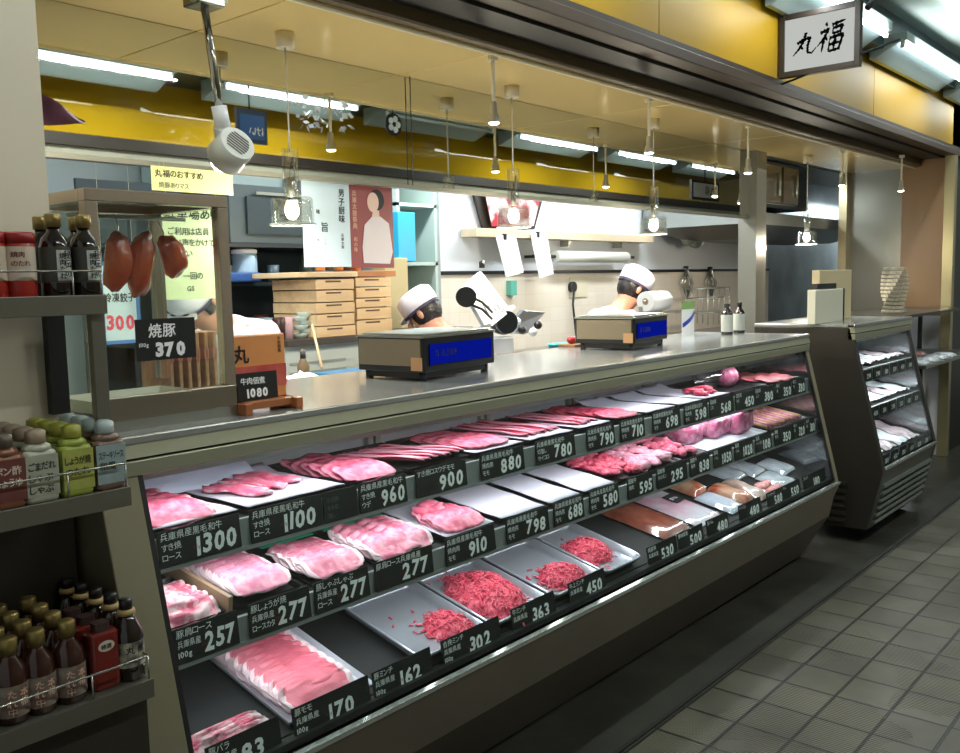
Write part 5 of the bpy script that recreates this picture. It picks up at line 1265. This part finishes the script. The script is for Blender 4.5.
sign('blue_bordered_notice', 'blue-bordered notice with a red 300 seen through the left of the pork cabinet', 'notice', a.x, b.x, a.z, b.z, 2.95, mat('notice_pale', 'c3d6e0', .5), [('新製品', .25, .78, .16, .6, .03), ('冷凍餃子', .1, .52, .12, .8), ('300', .12, .18, .24, .76, .04, pinkp)], ink, th=.001, extra=blueframe)
a, b = at(303, 267, y=2.97), at(347, 183, y=2.97)
sign('blue_white_poster', 'pale blue-white poster with black vertical writing hanging under the mirror', 'poster', a.x, b.x, a.z, 2.02, 2.96, mat('poster_pale', 'c9dfee', .4, var=(3, .1)), [('男子厨味', .82, .84, .10, 1, .03, ink, True), ('兵庫太鼓', .82, .36, .045, 1, .02, ink, True), ('旨', .38, .42, .12, .3, .06), ('くらしと', .45, .30, .04, 1, .01, chalkdim, True), ('食べる', .3, .30, .04, 1, .01, chalkdim, True), ('味', .28, .62, .06, .1, .02)], ink, th=.001)
def portrait(t, w, h):
    sk = mat('print_skin', 'dfc0b4', .5); MB().lathe([(.0001, 0), (.034, 0)], n=20, M=Matrix.Translation((w*.56, -.0015, h*.80)) @ Matrix.Rotation(R(90), 4, 'X') @ Matrix.Scale(1.25, 4, (0, 1, 0)), closed=False).build('printed_face', sk, t)
    MB().lathe([(.0001, 0), (.045, 0)], n=20, M=Matrix.Translation((w*.64, -.0012, h*.83)) @ Matrix.Rotation(R(90), 4, 'X'), closed=False).build('printed_hair', ink, t)
    MB().add([(w*.52, -.001, h*.6), (w*.70, -.001, h*.6), (w*.68, -.001, h*.76), (w*.58, -.001, h*.76)], [(0, 1, 2, 3)]).build('printed_neck', sk, t)
    MB().add([(w*.32, -.0018, h*.06), (w*.9, -.0018, h*.05), (w*.97, -.0018, h*.2), (w*.9, -.0018, h*.55), (w*.72, -.0018, h*.63), (w*.52, -.0018, h*.62), (w*.36, -.0018, h*.52), (w*.30, -.0018, h*.25)], [tuple(range(8))]).build('printed_smock', mat('print_white', 'd6cfd6', .5), t)
a, b = at(348, 268, y=2.97), at(391, 185, y=2.97)
sign('maroon_poster', 'maroon poster of a dark-haired person in white, hanging beside the pale poster', 'poster', a.x, b.x, a.z, 2.02, 2.965, pinkb, [('兵庫太鼓祭典', .16, .86, .075, 1, .02, mat('poster_ink', 'c9a08a', .6), True), ('和の味', .16, .32, .06, 1, .02, mat('poster_ink', 'c9a08a', .6), True)], ink, th=.001, extra=portrait)

# ================================================================== BACK LEFT ROOM
dk = mat('dark_equipment', '2f3a3e', .4, .3); dk2 = mat('black_shelf', '1b2225', .45)
t = thing('storage_rack', 'dark storage rack full of odds and ends in the back left corner', 'rack', (2.9, 4.3, 0)); ROOT[t.name] = Vector((0, 0, 0)); t.location = (0, 0, 0)
for z in (.5, 1.02, 1.34, 1.62, 1.82): MB().box(2.2, 3.6, 4.0, 4.5, z-.02, z).build('shelf', dk2, t)
for x in (2.2, 3.57): MB().box(x, x+.03, 4.0, 4.03, 0, 2.0).build('post', dk2, t)
MB().box(2.2, 3.6, 4.5, 4.52, .5, 2.15).build('back_board', dk, t)
t = thing('dark_oven', 'dark grey box-shaped oven at the top of the storage rack', 'oven', (3.0, 4.2, 1.82)); MB().box(2.75, 3.5, 4.02, 4.45, 1.82, 2.12).build('oven_body', mat('oven_grey', '4b5557', .35, .4), t, bevel=.005); MB().box(2.85, 3.4, 4.005, 4.02, 1.87, 2.06).build('oven_door', dk, t); MB().box(2.9, 3.35, 3.99, 4.003, 2.07, 2.085).build('door_handle', steel, t)
t = thing('white_wall_box', 'pale greenish cabinet box high on the back wall beside the pendant', 'cabinet', (2.9, 4.6, 2.1)); MB().box(2.75, 3.5, 4.55, 4.85, 2.13, 2.45).build('cabinet_body', mat('pale_cabinet', 'bcd2cf', .4), t, bevel=.005); MB().box(2.78, 3.47, 4.54, 4.55, 2.15, 2.43).build('cabinet_door', mat('pale_door', 'c8dcda', .4), t)
a = at(245, 243, y=4.0); b = at(264, 222, y=4.0)
t = thing('storage_canister', 'blue-grey lidded canister on the dark rack', 'canister', (a.x, 4.05, 1.82)); ROOT[t.name] = Vector(((a.x+b.x)/2, 4.1, 1.62)); t.location = ((a.x+b.x)/2, 4.1, 1.62)
xx = (a.x+b.x)/2
MB().lathe([(.06, 0), (.065, .01), (.065, .14), (.055, .15)], (xx, 4.1, 1.62+.0), 20).build('canister_body', mat('canister_blue', '8fa9bd', .3), t); MB().lathe([(.067, .15), (.067, .17), (.05, .175)], (xx, 4.1, 1.62), 20).build('lid', white, t)
q = random.Random(11)
cols = ['a9b8bb', '3c4e57', '7d4a3a', '2f4f7a', 'c7cfd0', '55605a', '8c7b62']
names = ['cup', 'box', 'tin', 'bowl', 'jug']
for k in range(26):
    z = (1.02, 1.34, 1.34, 1.62)[k % 4]; x = 2.3+((k*.37) % 1.2); y = 4.03+.05*(k % 3); nm = names[k % 5]; cn = k % 7
    mb = MB()
    if nm == 'box': mb.box(x, x+.13, y, y+.12, z, z+.09)
    elif nm == 'bowl': mb.lathe([(.03, 0), (.07, .05), (.072, .055), (.066, .052), (.028, .006)], (x, y+.08, z), 18)
    elif nm == 'cup': mb.lathe([(.028, 0), (.035, .09), (.031, .09), (.026, .006)], (x, y+.05, z), 16)
    elif nm == 'jug': mb.lathe([(.035, 0), (.045, .08), (.03, .13), (.036, .15), (.031, .15), (.026, .13)], (x, y+.06, z), 16)
    else: mb.lathe([(.04, 0), (.04, .1), (.037, .104)], (x, y+.06, z), 16)
    colname = ['pale grey', 'slate', 'rust brown', 'dark blue', 'whitish', 'olive grey', 'tan'][cn]
    tag(mb.build(nm, mat('odd_'+cols[cn], cols[cn], .4)), f'{colname} {nm} among the clutter on the {["second", "third", "third", "fourth"][k%4]} shelf of the dark storage rack', nm, f'{colname} {nm}s on the storage rack shelf {k%4}')
# wooden shelf with stacked wooden boxes
woodb = mat('box_wood', 'e6cb9e', .5, c2='d4b386', var=(5, .4), stretch=(.5, 5, 5)); woodl = mat('lid_wood', 'd6bb92', .45, var=(5, .15))
t = thing('dark_edged_shelf', 'dark-edged shelf carrying the stacked wooden boxes', 'shelf', (3.4, 3.7, 1.3)); ROOT[t.name] = Vector((0, 0, 0)); t.location = (0, 0, 0)
MB().box(2.62, 3.92, 3.42, 3.95, 1.315, 1.345).build('shelf_board', mat('shelf_dark_edge', '3a332c', .5), t)
MB().box(2.64, 3.90, 3.46, 3.95, .0, 1.315).build('panel_front', mat('panel_pale', 'b5bfb9', .4), t)
for k in range(6): MB().box(2.66, 3.0, 3.455, 3.46, 1.0+.045*k, 1.012+.045*k).build('vent_slat', mat('slat_grey', '8c958f', .4), t)
xb0 = at(312, 330, y=3.5).x; xb1 = at(351, 330, y=3.5).x; xb2 = at(387, 330, y=3.5).x
bl = ['lowest', 'second from the bottom', 'middle', 'second from the top', 'topmost']
for cidx, (a, b) in enumerate(((xb0, xb1-.005), (xb1+.005, xb2))):
    hs = (.055, .06, .055, .06, .055) if cidx == 0 else (.075, .06, .05, .055, .05); z = 1.345
    for k, hh in enumerate(hs):
        t = thing('wooden_box', f"{bl[k]} shallow wooden box of the {['left', 'right'][cidx]} stack on the dark-edged shelf", 'wooden box', ((a+b)/2, 3.6, z)); ROOT[t.name] = Vector((0, 0, 0))
        w = (b-a)/2-.004*(k % 2)
        MB().box(-w, w, -.14, .2, .001, hh-.004).build('box_body', woodb, t, bevel=.002)
        MB().box(-w*.5, w*.3, -.1415, -.1395, hh-.02, hh-.012).build('finger_slot', mat('slot_brown', '5a4030', .6), t)
        z += hh
ztop = z
tag(MB().rbox(xb0-.12, xb0+.28, 3.42, 3.85, ztop, ztop+.025, .08).build('wooden_board', woodl, bevel=.003), 'round-cornered pale wooden lid lying on the left stack of boxes', 'board')
tag(MB().box(xb1, xb2+.02, 3.44, 3.85, ztop, ztop+.03).build('wooden_tray', mat('tray_orange', 'b5784a', .4, var=(8, .2)), bevel=.003), 'orange-brown wooden tray on the right stack of boxes', 'tray')
for k in range(5): tag(MB().lathe([(.02, 0), (.024, .005), (.024, .035), (.02, .04)], (xb1-.1+.06*k, 3.6, ztop+.035), 14).build('spice_jar', [mat('jar_amber', 'c9742a', .3), mat('jar_dark', '3a2a20', .3)][k % 2]), ['amber', 'dark'][k % 2]+' little jar in the row on top of the wooden boxes', 'jar', ['amber', 'dark'][k % 2]+' little jars on the boxes')
tag(MB().box(xb0-.2, xb0+.05, 3.95, 4.1, 1.62, 1.67).build('blue_cloth', mat('cloth_blue', '234a86', .7), bevel=.01), 'folded dark blue cloth on the rack behind the wooden boxes', 'cloth')
# things left of the boxes on the same shelf
for k, px in enumerate((279, 287)):
    p = at(px, 326, y=3.55); tag(MB().lathe([(.028, 0), (.03, .1), (.026, .105)], (p.x, 3.55, 1.345), 16).build('shaker', [mat('shaker_dark', '3a2422', .3), mat('shaker_pink', 'c9a5ac', .4)][k]), ['dark red shaker left of the wooden boxes', 'pale pink shaker left of the wooden boxes'][k], 'shaker')
for k in range(6):
    p = at(300+(k % 2)*5, 326, y=3.55); tag(MB().lathe([(.03, 0), (.042, .02), (.043, .023), (.038, .022), (.028, .004)], (p.x+.005*(k % 2), 3.55, 1.345+.02*k), 18).build('stacked_cup', mat('cup_white', 'cfe0da', .3)), 'white cup in the stack between the shakers and the wooden boxes', 'cup', 'stack of white cups')
# wall cabinet zone right of the posters
t = thing('greenish_cabinet', 'open pale greenish cabinet against the left end of the white wall', 'cabinet', (3.9, 3.8, 0)); ROOT[t.name] = Vector((0, 0, 0)); t.location = (0, 0, 0)
pc = mat('cabinet_pale', 'aebfb8', .4)
for z in (1.35, 1.72, 2.06): MB().box(3.72, 4.05, 3.8, 4.2, z-.02, z).build('cabinet_shelf', pc, t)
for x in (3.72, 4.03): MB().box(x, x+.02, 3.8, 4.2, 1.0, 2.3).build('cabinet_side', pc, t)
MB().box(3.72, 4.05, 4.2, 4.22, 1.0, 2.3).build('cabinet_back', mat('cabinet_inner', '8fa39b', .5), t)
MB().box(3.74, 4.03, 4.18, 4.195, 1.36, 1.66).build('dark_green_panel', mat('green_dark', '24493c', .5), t)
a, b = at(391, 240, y=3.78), at(405, 213, y=3.78); tag(MB().box(a.x, b.x+.02, 3.72, 3.9, 1.72+.0, b.z).build('cyan_box', mat('cyan_carton', '2a9cc8', .4), bevel=.004), 'bright cyan carton on the shelf of the greenish cabinet', 'carton')
a, b = at(383, 283, y=3.7), at(405, 258, y=3.7); tag(MB().box(a.x, b.x, 3.68, 3.78, 1.346, b.z).build('tan_carton', mat('carton_tan', 'b5a67c', .5), bevel=.003), 'tan carton standing right of the wooden boxes', 'carton')
# counter clutter behind the pork cabinet and scale
p = at(280, 372, y=2.95); t = thing('prep_counter', 'white-topped prep counter behind the glass cabinet', 'counter', (2, 3, 0)); MB().box(1.3, 2.9, 2.75, 3.15, 1.14, 1.17).build('worktop', mat('prep_white', 'cfdbe0', .25), t); MB().box(1.35, 2.85, 2.78, 3.1, 0, 1.14).build('cupboard', steel, t)
mb = MB(); mb.smooth = True
mb.ball((0, 0, 0), 1, 16, 10); mb.v = [(x*.11*(1+.4*noise.noise(Vector((x, y, z))*3)), y*.07, max(0, z*.05*(1+.5*noise.noise(Vector((x, y, z))*4))+.03)) for x, y, z in mb.v]
o = mb.build('white_plastic_bag', white, loc=(0, 0, 0)); p = at(300, 368, y=2.9); o.location = (p.x, 2.9, 1.17); tag(o, 'crumpled white plastic bag on the prep counter', 'plastic bag')
for k, (px, c_, nm, lb) in enumerate(((345, '2f6f9a', 'folder', 'blue folder on the prep counter behind the near scale'), (343, 'b8323f', 'folder', 'red folder under the blue one behind the near scale'), (320, 'a9a860', 'cloth', 'yellow-green cloth left of the red folder'))):
    p = at(px, 360, y=3.0); z = 1.17 + (.03 if k == 0 else 0)
    tag(MB().box(p.x-.12, p.x+.12, 2.9+.02*k, 3.08, z+.001, z+.028).build(nm, mat('fc_'+c_, c_, .4), bevel=.003), lb, nm)
t = thing('squeeze_bottle', 'dark squeeze bottle behind the prep counter', 'bottle', (at(303, 358, y=3.1).x, 3.1, 1.17)); ROOT[t.name] = Vector((0, 0, 0)); MB().lathe([(.025, 0), (.027, .09), (.012, .12), (.008, .16)], n=14).build('bottle_body', mat('bottle_tan', '6a5a44', .4), t); MB().lathe([(.013, .12), (.012, .15)], n=12).build('cap', blk_cap, t)
a, b = at(322, 368, y=3.1), at(312, 325, y=3.3); tag(MB().cyl(a, b, .006, n=8).build('wooden_stick', woodl), 'thin wooden stick leaning against the panel below the boxes', 'stick')

# ================================================================== RIGHT SIDE
z2 = 1.30
t = thing('card_dispenser', 'cream box-shaped dispenser with a white front box standing on the small case', 'dispenser', (5.9, 2.1, z2)); ROOT[t.name] = Vector((0, 0, 0)); t.location = (0, 0, 0)
a, b = at(820, 270, y=2.12), at(851, 315, y=2.12); cr = mat('dispenser_cream', 'd2c49c', .35)
MB().box(a.x, b.x, 2.12, 2.17, z2, a.z).build('tall_box', cr, t, bevel=.004)
c_, d = at(814, 290, y=2.06), at(843, 317, y=2.06)
MB().box(c_.x, d.x-.03, 2.05, 2.10, z2, c_.z).build('front_box', mat('dispenser_pale', 'd9d8c4', .35), t, bevel=.004)
MB().box(c_.x+.08, d.x-.10, 2.07, 2.11, c_.z, c_.z+.035).build('paper_slot', dark, t)
MB().box(d.x-.02, d.x-.005, 2.05, 2.1, z2, c_.z).build('side_edge', dark, t)
p = at(894, 306, y=2.12); t0 = None
for k in range(12):
    mb = MB().box(-.07, .07, -.07, .07, 0, .022); o = mb.build('paper_pack', mat('pack_paper', 'cbc3ab', .6, c2='8f8a7c', var=(30, .3)), loc=(0, 0, 0), bevel=.003) if t0 is None else dup(t0)
    t0 = t0 or o; o.location = (p.x+.006*math.sin(k*1.1), 2.12, 1.302+.0285*k); o.rotation_euler = (0, 0, .16*k); tag(o, 'small pack of paper cups or tickets in the twisted stack', 'paper pack', 'twisted stack of small packs')
t = thing('side_table', 'small table with a dark edge at the far right holding packs', 'table', (7.1, 1.95, 0)); MB().box(6.68, 8.5, 1.9, 2.5, 1.28, 1.30).build('top_board', mat('dark_top', '3c3a34', .3, .4), t); 
MB().box(6.9, 8.5, 1.8, 2.3, .92, .94).build('lower_board', steel, t)
for x in (6.7, 8.45): MB().box(x, x+.03, 2.25, 2.28, 0, 1.28).build('leg', dark, t)
for x in (6.95, 8.45): MB().box(x, x+.03, 1.84, 1.87, 0, .92).build('leg', dark, t)
for k in range(8):
    x = 6.95+.25*(k % 4); y = 1.82+.22*(k//4); mb = MB(); mb.smooth = True
    mb.grid(lambda u, v: (u*.17, v*.17, .002+.025*(1-(2*u-1)**6)*(1-(2*v-1)**6)*(1+.4*noise.noise((u*4, v*4, k)))), 8, 8)
    o = mb.build('wrapped_pack', [mat('wp_white', 'cfd6dc', .3), mat('wp_red', 'a5504e', .35, c2='d6b8b0', var=(20, .3))][1 if k > 5 else 0], loc=(0, 0, 0), thick=.002); o.location = (x, y, .942)
    tag(o, ['flat white wrapped pack on the lower board of the far right table', 'reddish wrapped pack on the lower board of the far right table'][1 if k > 5 else 0], 'food pack', ['white packs far right', 'red packs far right'][1 if k > 5 else 0])
# contents of the small case
SH2 = [(1.82, .99), (1.775, .76), (1.70, .50)]
q = random.Random(5)
for r_, (yf, z) in enumerate(((1.83, 1.034), (1.785, .805), (1.715, .494))):
    sl = (.03, .14, .24)[r_]
    for k in range(4):
        x = 5.58+.25*k
        o = MB().grid(lambda u, v: (u*.22, v*.3, .006+.02*noise.noise((u*4+k, v*4, r_))+sl*v*.3+.012), 10, 8); o.smooth = True
        c_ = [('c9d3d8', 'wrapped_pack', 'whitish film-wrapped pack'), ('b9aab0', 'wrapped_pack', 'greyish-pink wrapped pack')][(k+r_) % 2]
        ob = o.build(c_[1], mat('p2_'+c_[0], c_[0], .3, var=(18, .35)), loc=(0, 0, 0), thick=.003); ob.location = (x, yf+.02, z)
        tag(ob, f"{c_[2]} on the {['top', 'middle', 'bottom'][r_]} shelf of the small dark case", 'food pack', f'{c_[2]}s {r_}')
    for k in range(6):
        x = 5.58+.168*k; zc = (.955, .735, .455)[r_]
        t = thing('price_tag', f"small dark price tag in the row on the {['top', 'middle', 'bottom'][r_]} shelf of the small case", 'price tag', (x, yf-.035, zc), f'price tags small case {r_}'); ROOT[t.name] = Vector((0, 0, 0))
        MB().box(0, .14, 0, .003, 0, .07).build('card_board', card_m, t); write(MB(), str(q.choice([380, 450, 298, 520])), (.05, -.001, .015), XN, ZN, .04, .08, .03).build('price_lettering', chalk, t)

# ================================================================== PEOPLE
skin = mat('skin', 'c98f74', .45, var=(12, .08)); hairm = mat('black_hair', '16120f', .4, bump=(80, .4)); cloth = mat('white_uniform', 'd9d3dc', .7, bump=(7, .25)); capm = mat('white_cap', 'e9e2ea', .65, bump=(10, .15)); capband = mat('cap_band', '3a3550', .6); darkt = mat('dark_trousers', '24262c', .8)
def skinmesh(verts, edges, rad, root, name, m, parent, sub=2):
    me = bpy.data.meshes.new(name); me.from_pydata(verts, edges, [])
    o = bpy.data.objects.new(name+'_src', me); col.objects.link(o)
    if not me.skin_vertices: 
        o.modifiers.new('skin', 'SKIN')
    if not me.skin_vertices: me.attributes.new if False else None
    sk = o.modifiers[0] if o.modifiers else o.modifiers.new('skin', 'SKIN')
    lay = me.skin_vertices[0].data if me.skin_vertices else None
    for i, r in enumerate(rad):
        lay[i].radius = (r, r) if not isinstance(r, tuple) else r
        lay[i].use_root = (i == root)
    sk.use_smooth_shade = True
    s = o.modifiers.new('sub', 'SUBSURF'); s.levels = sub; s.render_levels = sub
    dg = bpy.context.evaluated_depsgraph_get(); nm = bpy.data.meshes.new_from_object(o.evaluated_get(dg), depsgraph=dg)
    bpy.data.objects.remove(o)
    nm.materials.clear(); nm.materials.append(m)
    for p in nm.polygons: p.use_smooth = True; p.material_index = 0
    ob = bpy.data.objects.new(name, nm); col.objects.link(ob); ob.parent = parent; return ob
def person(label, loc, rz, lean, headpitch, armpose=.35, scale_=1.0, look=0):
    """a worker bent forward: facing -Y before rotation"""
    t = thing('person', label, 'person', loc); ROOT[t.name] = Vector((0, 0, 0)); t.rotation_euler = (0, 0, rz); t.scale = (scale_,)*3
    V = []; E_ = []; Rr = []
    def add(p, r, par=None):
        V.append(tuple(p)); Rr.append(r)
        if par is not None: E_.append((par, len(V)-1))
        return len(V)-1
    hip = Vector((0, .05, .93))
    def up(d, side=0, fwd=0):   # a point d up the leaning back
        return hip+Vector((side, -math.sin(lean)*d-math.cos(lean)*fwd, math.cos(lean)*d-math.sin(lean)*fwd))
    root = add(hip, (.15, .12)); waist = add(up(.18), (.135, .105), root); chest = add(up(.36), (.16, .12), waist); nb = add(up(.47), (.10, .085), chest)
    nt_ = add(up(.53, fwd=.02), .056, nb)
    hd_ = up(.55, fwd=.035)
    A = lean+headpitch
    fdir = Vector((0, -math.cos(A), -math.sin(A))); udir = Vector((0, -math.sin(A), math.cos(A)))
    h1 = add(hd_+udir*.03+fdir*.005, (.066, .07), nt_); h2 = add(hd_+udir*.10+fdir*.005, (.078, .092), h1); h3 = add(hd_+udir*.165, (.07, .082), h2)
    hands = []
    for s in (-1, 1):
        sh = add(up(.45, s*.17), .062, chest); 
        el = Vector(up(.24, s*.24, .14)); e = add(el, .045, sh)
        wr = el+Vector((-s*.10, -.23*math.cos(armpose), -.23*math.sin(armpose)+.03)); wv = add(wr, .028, e)
        pd = (wr-el).normalized(); pm = wr+pd*.06; pmv = add(pm, (.040, .02), wv); hands.append((s, pm, pd, pmv))
        hp = add(hip+Vector((s*.09, 0, -.06)), .095, root); kn = add(hip+Vector((s*.11, -.02, -.46)), .062, hp); an = add(Vector((s*.11, .06, .09)), .042, kn); to = add(Vector((s*.12, -.08, .04)), .04, an)
    for s, pm, pd, pmv in hands:
        sd = Vector((-s, 0, 0)); dn = Vector((0, -.2, -1))
        for k in range(4):
            L1 = (.036, .04, .038, .03)[k]; b0 = add(pm+pd*.035+sd*(.027-.018*k), .010, pmv); b1_ = add(Vector(V[b0])+pd*L1+dn*.008, .0088, b0); add(Vector(V[b1_])+pd*L1*.5+dn*.024, .0075, b1_)
        th = add(pm-pd*.005+sd*.04, .011, pmv); add(Vector(V[th])+pd*.03+sd*.015+dn*.015, .009, th)
    skinmesh(V, E_, Rr, 0, 'body', skin, t)
    # face, hair and cap
    hc = hd_+udir*.115+fdir*.008
    F = Matrix((( 1, -fdir.x, udir.x, hc.x), (0, -fdir.y, udir.y, hc.y), (0, -fdir.z, udir.z, hc.z), (0, 0, 0, 1)))   # local: x side, -y face, z crown
    def loc_mb(fn): 
        mb = MB(); fn(mb); mb.v = [tuple(F @ Vector(p)) for p in mb.v]; return mb
    mb = loc_mb(lambda m_: (m_.ball((0, -.098, -.015), .015, 10, 8, (.8, 1.2, 1.5)))); mb.build('nose', skin, t)
    for s in (-1, 1):
        loc_mb(lambda m_: m_.ball((s*.03, -.086, .012), .0115, 10, 8)).build('eye', white, t)
        loc_mb(lambda m_: m_.ball((s*.03, -.094, .012), .0055, 8, 6)).build('pupil', ink, t)
        loc_mb(lambda m_: m_.ball((s*.084, .01, -.005), .02, 10, 8, (.4, .8, 1.4))).build('ear', skin, t)
        loc_mb(lambda m_: m_.tubeline([(s*.015, -.094, .034), (s*.03, -.095, .038), (s*.045, -.088, .033)], .003, 6)).build('eyebrow', hairm, t)
    loc_mb(lambda m_: m_.tubeline([(-.022, -.089, -.05), (0, -.095, -.052), (.022, -.089, -.05)], .004, 6)).build('mouth', mat('lips', '9a5148', .5), t)
    def hair(m_):
        m_.ball((0, .014, .004), .090, 20, 14, (.98, 1.05, 1.05)); 
        keep = [i for i, f in enumerate(m_.f) if sum(m_.v[j][1] for j in f)/len(f) > -.03 + (0 if sum(m_.v[j][2] for j in f)/len(f) < .05 else -.05)]
        m_.f = [m_.f[i] for i in keep]; m_.m = [m_.m[i] for i in keep]; m_.sm = [m_.sm[i] for i in keep]
    loc_mb(hair).build('hair', hairm, t, thick=.004)
    def cap(m_):
        m_.lathe([(.099, .012), (.104, .06), (.101, .105), (.075, .128), (.0001, .136)], (0, .010, .004), 28, .96, 1.06, closed=False)
    loc_mb(cap).build('cap', capm, t, thick=.003)
    loc_mb(lambda m_: m_.lathe([(.1015, .014), (.1035, .028)], (0, .008, 0), 28, .95, 1.05, closed=False)).build('cap_band', capband, t)
    loc_mb(lambda m_: m_.grid(lambda u, v: ((u-.5)*.15, -.085-v*.05*math.sin(PI*(.1+.8*u)), .035-.012*v), 10, 4)).build('cap_peak', capm, t, thick=.003)
    # uniform: same skeleton, fuller
    cv = []; ce = []; cr2 = []
    def c(p, r, par=None):
        cv.append(tuple(p)); cr2.append(r)
        if par is not None: ce.append((par, len(cv)-1))
        return len(cv)-1
    a0 = c(hip+Vector((0, 0, -.12)), (.19, .15)); a1 = c(hip, (.18, .145), a0); a2 = c(up(.18), (.165, .13), a1); a3 = c(up(.36), (.185, .145), a2); a4 = c(up(.46), (.145, .12), a3); c(up(.525), (.08, .075), a4)
    for s in (-1, 1):
        sh = c(up(.445, s*.175), .082, a3); el = up(.24, s*.24, .14); e1 = c(el, .064, sh); c(el+Vector((-s*.04, -.09*math.cos(armpose), -.09*math.sin(armpose)+.01)), .058, e1)
    skinmesh(cv, ce, cr2, 1, 'white_smock', cloth, t)
    tv = []; te = []; tr_ = []
    def d(p, r, par=None):
        tv.append(tuple(p)); tr_.append(r)
        if par is not None: te.append((par, len(tv)-1))
        return len(tv)-1
    q0 = d(hip+Vector((0, 0, -.02)), (.16, .125))
    for s in (-1, 1):
        q1 = d(hip+Vector((s*.09, 0, -.10)), .105, q0); q2 = d(hip+Vector((s*.11, -.02, -.46)), .078, q1); d(Vector((s*.11, .055, .12)), .062, q2)
    skinmesh(tv, te, tr_, 0, 'trousers', darkt, t)
    return t
def person_at(px, py, y, face, lean, hp, label, **k):
    h_ = at(px, py, y=y); f = Vector((math.sin(face), -math.cos(face), 0)); d = .55
    z0 = .93+math.cos(lean)*d+.085
    off = math.sin(lean)*d+.07-.05
    o = person(label, (h_.x-f.x*off, h_.y-f.y*off, 0), face, lean, hp, scale_=h_.z/z0)
    return o
person_at(428, 311, 3.35, R(205), R(32), R(4), 'worker in white cap bent low behind the near scale, seen from behind')
person_at(629, 289, 3.0, R(62), R(22), R(10), 'worker in pale cap leaning by the tiled wall next to the paper roll')
person_at(205, 292, 3.3, R(-70), R(30), R(20), 'worker in white cap seen through the glass of the pork cabinet')

# ================================================================== WORLD AND VIEW
w = bpy.data.worlds.new('world'); scn.world = w; w.use_nodes = True; w.node_tree.nodes['Background'].inputs[0].default_value = (.5, .55, .5, 1); w.node_tree.nodes['Background'].inputs[1].default_value = .2
scn.view_settings.view_transform = 'Standard'; scn.view_settings.look = 'None'; scn.view_settings.gamma = 1; scn.view_settings.exposure = .6; scn.view_settings.use_curve_mapping = False
scn.cycles.max_bounces = 8; scn.cycles.transparent_max_bounces = 24; scn.cycles.glossy_bounces = 5; scn.cycles.sample_clamp_indirect = 4; scn.cycles.sample_clamp_direct = 0
scn.cycles.caustics_reflective = False; scn.cycles.caustics_refractive = False; scn.cycles.blur_glossy = 1
